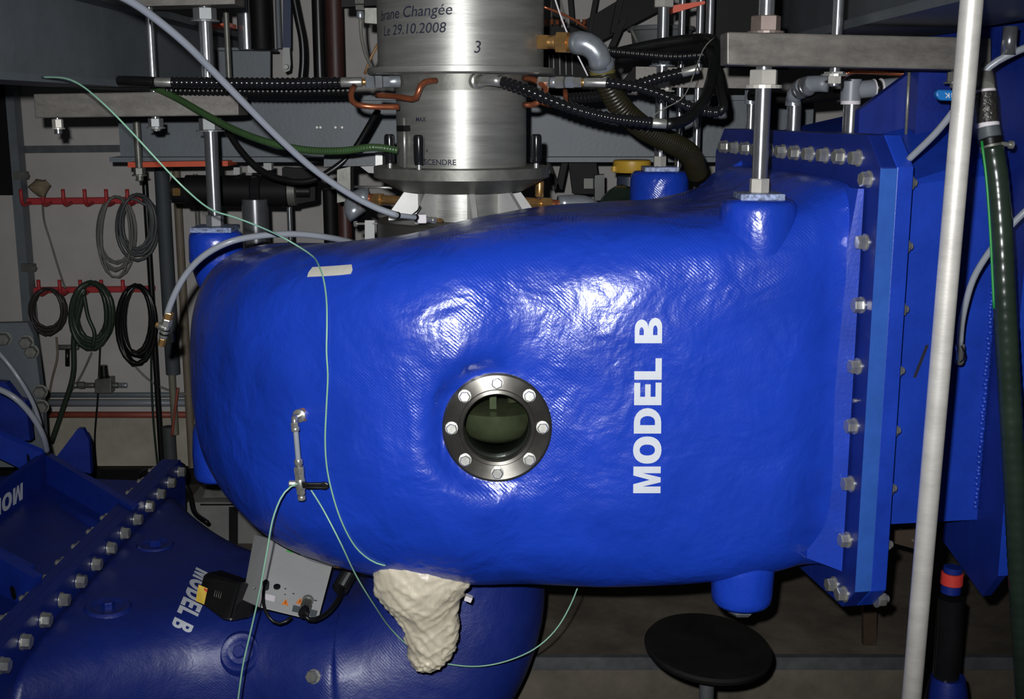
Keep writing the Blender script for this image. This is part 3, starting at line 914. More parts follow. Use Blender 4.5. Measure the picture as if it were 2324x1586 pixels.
# level gauge rail on the lower drum
a = drum_angle(923, 300, R3)
d = Vector((math.sin(a), -math.cos(a), 0)); pz = lambda py: P(923, py, AXY - R3).z
gr = G().tube([CV + d * (R3 + .006) + Z3 * pz(268), CV + d * (R3 + .006) + Z3 * (z4)], .0035, 8, spline=False).build('gauge_rod', M_ZINC, head, smooth='full')
G().box(CV + d * (R3 + .006) + Z3 * pz(292), (.028, .02, .012), Matrix.Rotation(a, 3, 'Z')).build('gauge_slider', M_BLACKM, head)
# three black knobbed cranks standing on the flange
for px, Yk, lab in ((951, AXY - .175, 'a'), (885, AXY - .10, 'b'), (1217, AXY - .10, 'c')):
    b_ = P(px, 381, Yk)
    b_.z = z4
    sp = lathe('handle_pin', b_, Z3, [(.005, 0), (.005, .012)], M_ZINC, head, seg=10)
    lathe('crank_handle', b_ + Z3 * .010, Z3, [(.0088, 0), (.0105, .006), (.0115, .05), (.0105, .058), (.007, .061)], M_BLACKG, head, seg=16)

# ================================================================== suspension rods, nuts and clamp plates
def threaded(g, p0, p1, r, pitch=.0035):
    p0, p1 = Vector(p0), Vector(p1)
    ax = (p1 - p0).normalized(); L = (p1 - p0).length
    n = int(L / pitch)
    prof = []
    for i in range(n):
        prof.append((r, i * pitch)); prof.append((r * .965, (i + .5) * pitch))
    prof.append((r, L))
    g.lathe(p0, ax, prof, 14)
HN = {}
def hexnut(parent, pos, af, h, m, spin=0.0, washer=0.0, name='nut'):
    key = (af, h, m.name, washer)
    if key not in HN:
        R = af / math.sqrt(3)
        g = G().lathe(O3, Z3, [(R * .93, 0), (R, h * .06), (R, h * .94), (R * .93, h)], 6)
        if washer: g.lathe(O3, Z3, [(af * .72, -washer), (af * .72, 0)], 20)
        HN[key] = local_mesh('hex_nut', g, m, smooth=False)
    return inst(name, HN[key], frame(pos, Z3, spin), parent)
def rod(name, label, x, y, z0, z1, r, m=M_ROD, nuts=(), smooth_to=None, group='suspension rods'):
    t = thing(name, label, 'rod', (x, y, z0), group)
    g = G(); threaded(g, (x, y, z0), (x, y, z1), r)
    g.build('shank', m, t, smooth='full')
    for (z, af, h, mm, sp, w) in nuts: hexnut(t, (x, y, z), af, h, mm, sp, w)
    return t
def zof(px, py, Y): return P(px, py, Y).z
M_NUTB = mat('browned_nut', (0.22, 0.17, 0.15), .5, .5, var=.2)
M_NUTG = mat('dull_grey_nut', (0.20, 0.21, 0.21), .45, .4, var=.15)
M_NUTW = mat('pale_zinc_nut', (0.58, 0.56, 0.50), .45, .45, var=.1)
x, y = ROD_R.x, ROD_R.y
zp1, zp0 = zof(1725, 73, 2.15), zof(1725, 147, 2.15)        # right clamp plate top / bottom
rod('suspension_rod', 'thick threaded rod rising from the nearest boss through the right clamp plate', x, y, ROD_R.z + .010, 2.2, .0150,
    nuts=[(ROD_R.z + .012, .032, .026, M_NUTW, .52, 0), (zp0 - .034, .046, .027, M_NUTW, .2, .006), (zp1 + .004, .046, .027, M_NUTB, .0, .004)])
plr = G().slab([P(1650, 72, 2.12), P(2250, 86, 2.22), P(2250, 160, 2.22), P(1650, 147, 2.12)], (0, .07, 0)).build('clamp_plate', M_PLATE, label='thick raw steel bar clamped under the right overhead beam', cat='steel bar')
bevel(plr, .003)
xr2 = P(1897, 120, 2.20)
rod('clamp_rod', 'thinner threaded rod through the middle of the right clamp bar', xr2.x, xr2.y, zof(1897, 196, 2.2), 2.2, .0100,
    nuts=[(zof(1897, 190, 2.2), .022, .016, M_NUTW, .3, 0), (zof(1897, 168, 2.2), .034, .004, M_ZINC, 0, .004)])
xr3 = P(2170, 165, 2.24)
rod('clamp_rod', 'short bolt end with nut below the right clamp bar behind the aluminium pole', xr3.x, xr3.y, zof(2170, 200, 2.24), zof(2170, 158, 2.24), .010,
    nuts=[(zof(2170, 186, 2.24), .030, .018, M_STEEL_D, .3, .003)])
# left side
x, y = ROD_L.x, ROD_L.y
zl1, zl0 = zof(470, 206, 2.86), zof(470, 264, 2.86)
rod('suspension_rod', 'thick threaded rod standing on the left boss through the left clamp bar', x, y, ROD_L.z + .010, 2.1, .0165,
    nuts=[(ROD_L.z + .012, .036, .026, M_NUTG, .4, 0), (zl0 - .032, .046, .028, M_NUTG, .1, .003), (zof(470, 46, 2.86), .046, .028, M_NUTG, .3, .004)])
pll = G().slab([P(75, 213, 2.80), P(540, 205, 2.80), P(542, 262, 2.80), P(79, 268, 2.80)], (0, .10, 0)).build('clamp_plate', M_PLATE, label='raw steel bar clamped under the left overhead beam', cat='steel bar')
bevel(pll, .003)
xl = P(346, 150, 2.84)
rod('clamp_rod', 'thinner bright rod through the left clamp bar beside the thick rod', xl.x, xl.y, zof(348, 298, 2.84), 2.1, .0095,
    nuts=[(zof(348, 288, 2.84), .030, .020, M_NUTG, .2, .004), (zof(348, 296, 2.84), .022, .010, M_STEEL_D, .5, 0)])
xl = P(131, 280, 2.84)
rod('clamp_rod', 'bright bolt end with nut under the left end of the left clamp bar', xl.x, xl.y, zof(131, 304, 2.84), zof(131, 266, 2.84), .009,
    nuts=[(zof(131, 290, 2.84), .022, .020, M_NUTW, .5, .003)])
plu = G().slab([P(318, -40, 2.80), P(532, -42, 2.80), P(533, 9, 2.80), P(318, 14, 2.80)], (0, .10, 0)).build('clamp_plate', M_PLATE, label='upper steel bar at the top edge above the left rods', cat='steel bar')
# back right
x, y = ROD_B.x, ROD_B.y
rod('suspension_rod', 'far threaded rod standing on the rear boss behind the hoses', x, y, ROD_B.z + .008, 2.1, .0150,
    nuts=[(ROD_B.z + .012, .030, .026, M_NUTW, .52, 0), (zof(1500, 205, 3.1), .046, .022, M_NUTW, .1, .004), (zof(1500, 148, 3.1), .046, .014, M_GALV, .1, .003), (zof(1502, 17, 3.1), .046, .03, M_NUTW, .5, .0)])
plb = G().slab([P(1443, 151, 3.10), P(1720, 156, 3.10), P(1720, 201, 3.10), P(1443, 197, 3.10)], (0, .09, 0)).build('clamp_plate', M_PLATE, label='far raw steel bar behind the black hoses right of centre', cat='steel bar')
for px, r_, lab in ((1545, .0095, 'first'), (1586, .0105, 'second'), (1608, .0105, 'third')):
    q = P(px, 150, 3.16 if px < 1600 else 3.0)
    rod('thin_rod', 'slim bright vertical rod, %s of three right of the far thick rod' % lab, q.x, q.y, zof(px, 380 if px < 1600 else 110, q.y), 2.1, r_, M_ROD)
slab('red_shim', [P(1527, 12, 3.14), P(1600, 2, 3.14), P(1600, 9, 3.14), P(1527, 30, 3.14)], (0, .05, 0), M_ORANGE, label='red strip at the top edge beside the far rods', cat='strip')
slab('red_shim', [P(1583, 362, 3.13), P(1600, 362, 3.13), P(1600, 373, 3.13), P(1583, 373, 3.13)], (0, .03, 0), M_ORANGE, label='tiny red block on the slim rod above the casing', cat='block')

# ================================================================== overhead beams
def PPx(l): return [P(*p) for p in l]
def lr(a, b, t): return Vector(a).lerp(Vector(b), t)
def extend(a, b, t): return Vector(a) + (Vector(b) - Vector(a)) * t
lb = thing('overhead_beam', 'grey painted steel beam filling the upper left corner', 'beam', (-.8, 2.4, 1.44))
G().box((-.94, 2.75, 1.545), (.012, 3.2, .17)).build('web', M_BEAM, lb)
G().box((-.965, 2.75, 1.459), (.17, 3.2, .014)).build('bottom_flange', M_BEAM, lb)
G().box((-.965, 2.75, 1.639), (.17, 3.2, .018)).build('top_flange', M_BEAM_D, lb)
sbm = thing('cross_beam', 'short grey beam end between the left rods and the posts at the top', 'beam', tuple(P(560, 215, 3.86)))
G().slab(PPx([(470, 112, 3.86), (613, 112, 3.86), (613, 216, 3.86), (470, 216, 3.86)]), (0, .014, 0)).build('web', M_BEAM, sbm)
G().slab(PPx([(470, 108, 3.80), (615, 108, 3.80), (615, 114, 3.80), (470, 114, 3.80)]), (0, .12, 0)).build('top_flange', M_BEAM, sbm)
rb = thing('overhead_beam', 'dark grey painted steel beam filling the upper right corner', 'beam', (.74, 2.3, 1.54))
zr = 1.548
G().box((.738, 2.25, zr + .22), (.014, 2.5, .42)).build('web', M_BEAM_D, rb)
G().box((.738, 2.25, zr + .008), (.235, 2.5, .016)).build('bottom_flange', M_BEAM_D, rb)
G().box((.738, 2.25, zr + .43), (.235, 2.5, .02)).build('top_flange', M_BEAM_D, rb)
cb = thing('cross_beam', 'grey painted horizontal beam running behind the turbine head', 'beam', (-.2, 3.62, 1.26))
zt_, zb_ = zof(700, 222, 3.6), zof(700, 362, 3.6)
xa, xb = P(262, 300, 3.6).x, P(1850, 300, 3.6).x
G().box(((xa + xb) / 2, 3.64, (zt_ + zb_) / 2), (xb - xa, .016, zt_ - zb_)).build('web', M_BEAM, cb)
G().box(((xa + xb) / 2 - .0, 3.64, zb_ + .001), (xb - xa + .02, .16, .014)).build('bottom_flange', M_BEAM, cb)
G().box(((xa + xb) / 2, 3.64, zt_), (xb - xa, .16, .014)).build('top_flange', M_BEAM, cb)
# small bright marks on the beam: bolt ends
for px in (720, 728, 762, 777):
    lathe('rivet', P(px, 289, 3.632), (0, -1, 0), [(.006, 0), (.004, .006)], M_BRIGHT, cb, seg=10)
slab('red_shim', [P(290, 368, 3.50), P(517, 365, 3.50), P(517, 377, 3.50), P(290, 380, 3.50)], (0, .12, 0), M_ORANGE, label='long orange red strip under the left end of the cross beam', cat='strip')
q = P(313, 330, 3.5)
rod('thin_rod', 'dull rod hanging in front of the left end of the cross beam', q.x, q.y, zof(318, 410, 3.5), zof(313, 270, 3.5), .011, M_STEEL_D,
    nuts=[(zof(318, 396, 3.5), .03, .02, M_STEEL_D, .2, .004)])
slab('red_shim', [P(430, 57, 3.5), P(522, 52, 3.5), P(522, 62, 3.5), P(430, 62, 3.5)], (0, .08, 0), M_ORANGE, label='small red strip behind the upper left thick rod', cat='strip')
q = P(517, 120, 3.45)
rod('thin_rod', 'dull brown rod behind the upper left thick rod', q.x, q.y, zof(517, 190, 3.45), 2.1, .0085, M_STEEL_D)

G().slab(PPx([(1622, -80, 3.34), (1790, -80, 3.34), (1790, 158, 3.34), (1622, 158, 3.34)]), (0, .04, 0)).build('added_dark_slab', M_BLACKM, None, label='added black slab darkening the gap left of the right overhead beam', cat='cabinet')  # black slab put in only to keep this gap dark

# ================================================================== hoses on the turbine head
def PP(lst):
    return [P(*p) for p in lst]
def pipe_seq(parent, p0, p1, items):
    """coaxial turned pieces between two points: (name, t0, t1, radius, sides, material)"""
    p0, p1 = Vector(p0), Vector(p1); L = (p1 - p0).length; ax = (p1 - p0).normalized()
    for (nm, t0, t1, r, sides, m) in items:
        e = (t1 - t0) * L
        lathe(nm, p0 + ax * (t0 * L), ax, [(r * .93, 0), (r, min(.0015, e * .2)), (r, e - min(.0015, e * .2)), (r * .93, e)], m, parent, seg=sides, smooth=(sides > 8))
def ribhose(name, label, pts, r, pitch, amp, m, group=None, ends=(), cat='hose'):
    t = thing(name, label, cat, tuple(P(*pts[0])), group)
    tube('corrugated_jacket', PP(pts), r, m, t, n=12, rib=(pitch, amp))
    for (a, b, rr, mm, nm) in ends:
        pipe_seq(t, P(*a), P(*b), [(nm, 0, 1, rr, 16, mm)])
    return t
HG = 'black corrugated hoses around the turbine head'
h = ribhose('corrugated_hose', 'black corrugated hose running level to the left from the steel head', [(392, 187, 2.62), (520, 188, 2.60), (650, 189, 2.58), (775, 187, 2.57)], .0112, .0112, .13, M_BLACKG, HG,
            [((352, 186, 2.62), (394, 187, 2.62), .0098, M_ZINC, 'ferrule'), ((772, 187, 2.57), (822, 186, 2.57), .0105, M_ZINC, 'ferrule'), ((270, 183, 2.66), (352, 186, 2.62), .011, M_BLACK, 'hose_tail')])
pipe_seq(h, P(822, 186, 2.57), P(908, 185, 2.585), [('nipple', 0, .1, .007, 12, M_BRASS), ('coupling_nut', .08, .30, .0135, 6, M_GALV), ('coupling_nut', .33, .52, .0140, 6, M_GALV), ('coupling_nut', .54, .72, .0125, 6, M_GALV), ('coupling_body', .7, 1, .0130, 16, M_GALV)])
ribhose('corrugated_hose', 'second black corrugated hose just below the level one at left', [(380, 205, 2.78), (520, 206, 2.76), (650, 207, 2.74), (800, 205, 2.72)], .0105, .0108, .12, M_BLACK, HG)
h = ribhose('corrugated_hose', 'black corrugated hose sloping down to the right in front of the others', [(1134, 184, 2.46), (1180, 198, 2.43), (1260, 232, 2.40), (1330, 255, 2.38), (1400, 270, 2.37), (1482, 279, 2.36)], .0108, .0125, .14, M_BLACKG, HG,
            [((1480, 279, 2.36), (1512, 281, 2.36), .0098, M_ZINC, 'ferrule')])
lathe('port_nut', P(1078, 184, 2.52), (.55, -.8, 0), [(.016, 0), (.016, .012), (.0125, .014), (.0125, .03)], M_ZINC, h, seg=16)
tube('elbow', [P(1090, 184, 2.49), P(1105, 181, 2.47), P(1122, 182, 2.462), P(1138, 185, 2.458)], .0115, M_ZINC, h)
h = ribhose('corrugated_hose', 'black corrugated hose leaving the zinc coupling to the right of the head', [(1378, 188, 2.52), (1440, 196, 2.50), (1500, 214, 2.48), (1560, 240, 2.46), (1600, 252, 2.45), (1632, 255, 2.45)], .0103, .0118, .13, M_BLACKG, HG,
            [((1326, 187, 2.53), (1380, 188, 2.52), .0095, M_ZINC, 'ferrule')])
pipe_seq(h, P(1222, 187, 2.56), P(1327, 187, 2.53), [('coupling_body', 0, .25, .0130, 6, M_ZINC), ('coupling_ring', .27, .38, .0115, 16, M_GALV), ('coupling_nut', .38, .56, .0138, 6, M_ZINC), ('coupling_nut', .60, .78, .0130, 6, M_GALV), ('coupling_body', .78, .94, .0115, 6, M_ZINC), ('nipple', .93, 1, .008, 12, M_BRASS)])
ribhose('corrugated_hose', 'black corrugated hose rising to the right to a steel ferrule before the far bar', [(1290, 224, 2.72), (1360, 218, 2.66), (1430, 198, 2.60), (1500, 176, 2.56), (1550, 164, 2.54)], .0112, .0108, .14, M_BLACKG, HG,
        [((1548, 165, 2.54), (1586, 156, 2.53), .0098, M_ZINC, 'ferrule')])
ribhose('corrugated_hose', 'upper black corrugated hose level with the galvanised elbow', [(1384, 116, 2.72), (1450, 122, 2.72), (1530, 128, 2.72), (1598, 124, 2.72)], .0108, .0105, .12, M_BLACK, HG)
tube('rubber_hose', PP([(1510, 282, 2.36), (1550, 275, 2.38), (1590, 240, 2.42), (1612, 190, 2.48), (1622, 130, 2.55), (1618, 92, 2.62), (1580, 88, 2.68), (1500, 98, 2.72), (1440, 110, 2.75), (1390, 122, 2.78)]), .0115, M_BLACK,
     label='smooth black hose bent in a tall loop left of the right clamp bar', cat='hose', group='smooth black hoses')
tube('rubber_hose', PP([(1630, 256, 2.45), (1642, 248, 2.45), (1638, 215, 2.47), (1628, 160, 2.52), (1610, 110, 2.56)]), .0095, M_BLACK,
     label='short black hose curling up from the end of the coupling hose', cat='hose', group='smooth black hoses')
tube('rubber_hose', PP([(1610, 112, 2.62), (1560, 108, 2.68), (1490, 118, 2.74), (1400, 138, 2.80)]), .009, M_BLACK,
     label='lower thin black hose behind the tall loop', cat='hose', group='smooth black hoses')
tube('rubber_hose', PP([(515, 296, 3.02), (545, 340, 3.0), (590, 385, 2.98), (640, 407, 2.96), (700, 411, 2.95), (755, 385, 2.95), (800, 345, 2.96), (835, 290, 2.98), (858, 250, 3.0)]), .0082, M_BLACK,
     label='black hose sagging in a wide U below the cross beam', cat='hose', group='smooth black hoses')
# galvanised elbow with brass union
el = thing('pipe_elbow', 'galvanised pipe elbow on a brass union at the right of the steel head', 'pipe fitting', tuple(P(1222, 96, 2.60)))
pipe_seq(el, P(1214, 95, 2.60), P(1308, 97, 2.56), [('washer', .0, .1, .023, 24, M_ZINC), ('union', .1, .35, .0165, 6, M_BRASS), ('union', .34, .55, .014, 16, M_BRASS), ('union_nut', .55, .82, .0235, 6, M_BRASS), ('union', .82, 1.0, .0165, 16, M_BRASS)])
tube('elbow', PP([(1303, 97, 2.56), (1322, 98, 2.55), (1342, 106, 2.55), (1358, 124, 2.55), (1363, 150, 2.56)]), .0245, M_GALV, el, n=18)
lathe('elbow_rim', P(1364, 140, 2.56), (P(1366, 160, 2.565) - P(1362, 140, 2.555)), [(.026, 0), (.027, .003), (.027, .012), (.0255, .015)], M_GALV, el, seg=24)
oh = thing('corrugated_hose', 'thick olive brown hose hanging from the galvanised elbow down to the casing', 'hose', tuple(P(1365, 155, 2.57)), HG)
tube('corrugated_jacket', PP([(1366, 158, 2.57), (1382, 200, 2.58), (1410, 245, 2.60), (1460, 290, 2.64), (1520, 322, 2.70), (1565, 350, 2.76), (1582, 392, 2.84)]), .0245, M_OLIVE, oh, n=16, rib=(.0075, .05))
lathe('clamp_collar', P(1366, 152, 2.57), Vector((.12, 0, -1)), [(.026, 0), (.028, .003), (.026, .006), (.028, .010), (.026, .016)], mat('brass_wire', (.30, .26, .08), .3, .6), oh, seg=24)
gh = tube('green_hose', PP([(345, 196, 2.80), (400, 222, 2.76), (470, 262, 2.70), (540, 298, 2.64), (620, 326, 2.58), (700, 341, 2.54), (780, 342, 2.51), (850, 334, 2.49), (902, 341, 2.50)]), .0078, M_GREENHOSE,
          label='ribbed green hose curving down from the left rod to the steel head', cat='hose', rib=(.006, .06))
tube('copper_tube', PP([(804, 196, 2.52), (796, 212, 2.50), (800, 232, 2.49), (822, 240, 2.48), (905, 243, 2.50)]), .0062, M_COPPER, label='bent copper pipe curling under the level hose left of the head', cat='pipe', group='copper pipes')
tube('copper_tube', PP([(855, 216, 2.56), (900, 219, 2.52), (942, 224, 2.49), (948, 215, 2.48), (952, 198, 2.48), (964, 186, 2.49), (990, 183, 2.51)]), .0062, M_COPPER, label='copper pipe stepping up to the port ring of the head', cat='pipe', group='copper pipes')
tube('copper_tube', PP([(1190, 238, 2.55), (1216, 236, 2.52), (1232, 222, 2.52), (1240, 200, 2.54), (1215, 182, 2.56), (1190, 178, 2.60)]), .0062, M_COPPER, label='copper pipe loop right of the head behind the sloping hose', cat='pipe', group='copper pipes')
tube('copper_tube', PP([(1225, 232, 2.58), (1262, 240, 2.56), (1284, 236, 2.58), (1282, 205, 2.6)]), .0058, M_COPPER, label='copper pipe end showing under the right coupling', cat='pipe', group='copper pipes')
tube('stay_wire', PP([(1225, -115, 2.66), (1282, 62, 2.66), (1334, 172, 2.66)]), .0018, M_LABELW, label='white wire slanting down behind the brass union right of the drum', cat='wire')
tube('stay_wire', PP([(1622, 85, 2.50), (1600, 105, 2.48), (1570, 180, 2.46), (1550, 222, 2.45), (1500, 250, 2.44), (1475, 268, 2.44)]), .0012, M_GREYCABLE, label='thin grey wire hanging in front of the black hose loop', cat='wire')
tube('stay_wire', PP([(1230, 14, 2.7), (1290, 38, 2.72), (1332, 64, 2.74)]), .003, M_COPPER, label='thin copper rod slanting above the elbow', cat='wire')

# ================================================================== fittings behind the casing top
ft = thing('brass_fitting', 'brass tee and tube ending in a grey elbow right of the head base', 'pipe fitting', tuple(P(1160, 462, 2.72)))
pipe_seq(ft, P(1148, 458, 2.70), P(1272, 464, 2.74), [('tube', 0, .55, .0125, 20, M_BRASS), ('union', .5, .65, .010, 16, M_BRASS), ('union_nut', .62, .82, .0155, 6, M_BRASS), ('union', .8, 1, .0105, 16, M_COPPER)])
pipe_seq(ft, P(1224, 446, 2.72), P(1225, 411, 2.72), [('stub', 0, 1, .0100, 20, M_BRASS)])
tube('elbow', PP([(1268, 462, 2.74), (1310, 460, 2.75), (1340, 466, 2.76), (1356, 490, 2.78)]), .0185, M_GALV, ft, n=16)
ft = thing('brass_fitting', 'brass tube with grey elbow left of the head base', 'pipe fitting', tuple(P(870, 452, 2.74)))
pipe_seq(ft, P(832, 450, 2.76), P(918, 456, 2.70), [('union', 0, .25, .012, 16, M_COPPER), ('union_nut', .22, .42, .0145, 6, M_BRASS), ('tube', .4, 1, .0105, 20, M_BRASS)])
tube('elbow', PP([(838, 448, 2.76), (812, 452, 2.76), (800, 470, 2.75), (812, 490, 2.74)]), .0225, M_GALV, ft, n=16)
br = thing('steel_bracket', 'grey green steel bracket with rail left of the dished flange', 'bracket', tuple(P(785, 455, 2.95)))
G().slab(PP([(765, 385, 2.95), (795, 378, 2.95), (795, 455, 2.95), (765, 460, 2.95)]), (0, .06, 0)).build('upright', M_STEEL_D, br)
G().slab(PP([(735, 352, 2.95), (862, 348, 2.95), (862, 376, 2.95), (735, 378, 2.95)]), (0, .05, 0)).build('rail', M_BEAM_D, br)
G().slab(PP([(852, 346, 2.9), (868, 346, 2.9), (868, 378, 2.9), (852, 378, 2.9)]), (0, .06, 0)).build('end_block', M_BRIGHT, br)
G().slab(PP([(818, 378, 2.92), (862, 376, 2.92), (868, 395, 2.92), (836, 392, 2.92)]), (0, .03, 0)).build('web_plate', M_GREYBOX, br)
tube('cross_rod', PP([(805, 424, 2.9), (890, 426, 2.86)]), .0035, M_ZINC, br, spline=False)
tg = thing('metal_tab', 'small pale metal tab on a bolt rising behind the casing edge', 'bracket', tuple(P(840, 540, 2.62)))
G().slab(PP([(828, 500, 2.62), (850, 500, 2.62), (850, 545, 2.62), (828, 545, 2.62)]), (0, .006, 0)).build('tab', M_GREYBOX, tg)
pipe_seq(tg, P(804, 508, 2.63), P(862, 507, 2.62), [('bolt', 0, 1, .003, 10, M_ZINC), ('nut', .0, .12, .007, 6, M_ZINC)])
vs_ = thing('sensor_coupling', 'small white cube connector on a clear tube where the long white hose ends', 'connector', tuple(P(955, 497, 2.42)))
pipe_seq(vs_, P(900, 488, 2.36), P(948, 494, 2.40), [('clear_tube', 0, 1, .0052, 14, M_PETUBE), ('tie', .02, .10, .0068, 12, M_BLACK), ('tie', .86, .95, .0068, 12, M_BLACK)])
bevel(G().box(P(957, 496, 2.41), (.018, .018, .018), Matrix.Rotation(.2, 3, 'Z')).build('cube_valve', M_LABELW, vs_), .002)
pipe_seq(vs_, P(966, 498, 2.41), P(1002, 501, 2.44), [('nipple', 0, .4, .0055, 12, M_ZINC), ('hose_nut', .35, .6, .0075, 6, M_ZINC), ('nipple', .6, 1, .005, 12, M_BRASS)])
tube('cable_tie', PP([(935, 488, 2.40), (948, 478, 2.41), (954, 468, 2.42)]), .0015, M_BLACK, vs_)
yc = thing('capped_pipe', 'grey pipe with ochre yellow cap behind the casing right of centre', 'pipe', tuple(P(1430, 470, 3.3)))
lathe('cap', P(1434, 391, 3.3), Z3, [(.050, 0), (.052, .004), (.052, .031), (.048, .034)], M_YELLOW, yc, seg=32)
lathe('cap_lug', P(1394, 384, 3.28), Z3, [(.008, -.006), (.008, .008)], M_YELLOW, yc, seg=10)
lathe('pipe', P(1432, 450, 3.3), Z3, [(.040, 0), (.040, .06)], mat('blue_grey_pipe', (.03, .04, .07), .5), yc, seg=24)
lathe('socket', P(1436, 465, 3.28), Z3, [(.036, 0), (.036, .05)], M_PVC, yc, seg=24)
tube('elbow', PP([(1440, 455, 3.26), (1410, 440, 3.22), (1385, 460, 3.18), (1375, 480, 3.15)]), .026, M_DKGREEN, yc)

# ================================================================== white and clear tubes
TG = 'translucent white plastic tubes'
tube('plastic_tube', PP([(20, -150, 1.60), (130, -82, 1.72), (240, -25, 1.84), (300, 5, 1.90), (350, 40, 1.95), (420, 98, 2.02), (490, 168, 2.10), (560, 240, 2.17), (640, 320, 2.24), (720, 390, 2.30), (800, 444, 2.34), (860, 474, 2.36), (905, 489, 2.37)]), .0066, M_PETUBE,
     label='long white plastic tube slanting from the top left down to the casing', cat='tube', group=TG)
tube('plastic_tube', PP([(378, 716, 2.40), (390, 682, 2.39), (418, 628, 2.38), (460, 582, 2.37), (520, 549, 2.37), (590, 535, 2.40), (670, 531, 2.44), (740, 538, 2.48), (800, 550, 2.54)]), .0066, M_PETUBE,
     label='white plastic tube arching over the left shoulder of the casing', cat='tube', group=TG)
tube('plastic_tube', PP([(2640, 60, 2.08), (2500, 68, 2.05), (2400, 84, 2.03), (2300, 120, 2.02), (2245, 152, 2.03), (2190, 218, 2.05), (2130, 295, 2.08), (2058, 366, 2.13)]), .0062, M_PETUBE,
     label='white plastic tube crossing behind the aluminium pole at upper right', cat='tube', group=TG)
tube('plastic_tube', PP([(2600, 330, 1.95), (2480, 370, 1.96), (2380, 434, 1.98), (2300, 506, 2.0), (2250, 565, 2.02), (2210, 630, 2.04), (2190, 695, 2.05), (2181, 745, 2.06), (2179, 785, 2.07)]), .0058, M_PETUBE,
     label='white plastic tube curving down behind the pole from the right edge', cat='tube', group=TG)
c_ = thing('tube_fitting', 'small nickel fitting with wire clip at the end of the right plastic tube', 'pipe fitting', tuple(P(2180, 820, 2.09)))
pipe_seq(c_, P(2179, 782, 2.07), P(2178, 822, 2.10), [('nut', 0, .3, .008, 6, M_ZINC), ('barrel', .3, .85, .0065, 14, M_ZINC), ('seat', .85, 1, .008, 14, M_STEEL_D)])
tube('wire_clip', PP([(2182, 786, 2.06), (2190, 800, 2.07), (2188, 818, 2.09), (2178, 822, 2.09)]), .0014, M_BLACK, c_)
tube('plastic_tube', PP([(-260, 800, 2.9), (-120, 836, 2.96), (-20, 876, 3.0), (30, 900, 3.0), (70, 940, 3.02), (96, 985, 3.05), (107, 1025, 3.1)]), .008, M_PETUBE, label='pale plastic tube curving down at the left edge, front one', cat='tube', group=TG)
tube('plastic_tube', PP([(-160, 700, 3.0), (-60, 748, 3.05), (10, 815, 3.1), (45, 862, 3.1), (75, 915, 3.12), (92, 965, 3.15)]), .006, M_PETUBE, label='pale plastic tube behind the front one at the left edge', cat='tube', group=TG)
# shut-off valve hanging on the arching tube
vv = thing('ball_valve', 'small nickel and brass valve at the lower end of the arching tube', 'valve', tuple(P(368, 782, 2.40)))
a0, a1 = P(384, 708, 2.40), P(366, 784, 2.41)
pipe_seq(vv, a0, a1, [('hose_nut', 0, .2, .0098, 6, M_BRASS), ('union_nut', .2, .42, .0105, 6, M_ZINC), ('barrel', .42, .78, .0085, 16, M_ZINC), ('tie', .5, .54, .0098, 12, M_BLACK), ('tie', .62, .67, .0098, 12, M_BLACK), ('plug', .78, 1, .0075, 6, M_BRASS)])
pipe_seq(vv, P(374, 744, 2.40), P(354, 736, 2.40), [('lever_hub', 0, .7, .008, 12, M_STEEL_D), ('lever_nut', .7, 1, .006, 6, M_BRASS)])
G().slab(PP([(374, 762, 2.41), (392, 752, 2.41), (394, 776, 2.41), (378, 784, 2.41)]), (0, .012, 0)).build('lever', M_BLACK, vv)

# ================================================================== green tracer lines
def oncase(px, py, off=.0035):
    p = on(px, py, off)
    return p
SG = 'thin green tracer lines'
air = [(95, 175, 2.24), (150, 178, 2.19), (185, 194, 2.16), (240, 240, 2.12), (300, 301, 2.10), (360, 366, 2.10), (420, 428, 2.10), (480, 476, 2.14), (530, 492, 2.17), (600, 519, 2.22), (655, 546, 2.27)]
pts = PP(air)
for px, py in ((708, 580), (724, 604), (734, 632), (741, 680), (742, 740), (741, 800), (744, 850), (741, 920), (738, 1000), (742, 1062), (757, 1130), (778, 1190), (806, 1240)):
    q = oncase(px, py)
    if q: pts.append(q)
for px, py in ((828, 1262), (850, 1276), (872, 1283)):
    q = oncase(px, py)
    if q: pts.append(q)
pts.append(pts[-1] + Vector((.03, .06, -.012)))
tube('tracer_line', pts, .0017, M_STRING, label='green line running down the casing front under the masking tape', cat='line', group=SG, n=8)
VB = on(680, 942, 0)
yv = VB.y - .045
tube('tracer_line', PP([(692, 1094, yv), (668, 1099, yv - .01), (645, 1118, yv - .02), (622, 1168, yv - .03), (606, 1250, yv - .03), (590, 1338, yv - .02), (570, 1428, yv), (552, 1506, yv), (536, 1620, yv)]), .0017, M_STRING, label='green line looping from the valve and hanging to the bottom edge', cat='line', group=SG, n=8)
tube('tracer_line', PP([(706, 1112, yv), (730, 1150, yv), (770, 1226, yv - .01), (806, 1302, 2.12), (850, 1374, 2.22), (890, 1430, 2.32), (925, 1464, 2.34), (975, 1495, 2.35), (1020, 1507, 2.34), (1085, 1512, 2.33), (1150, 1500, 2.33), (1215, 1471, 2.33), (1262, 1428, 2.34), (1296, 1370, 2.35), (1314, 1325, 2.36)]), .0016, M_STRING, label='green line sagging behind the cream bag to below the casing', cat='line', group=SG, n=8)
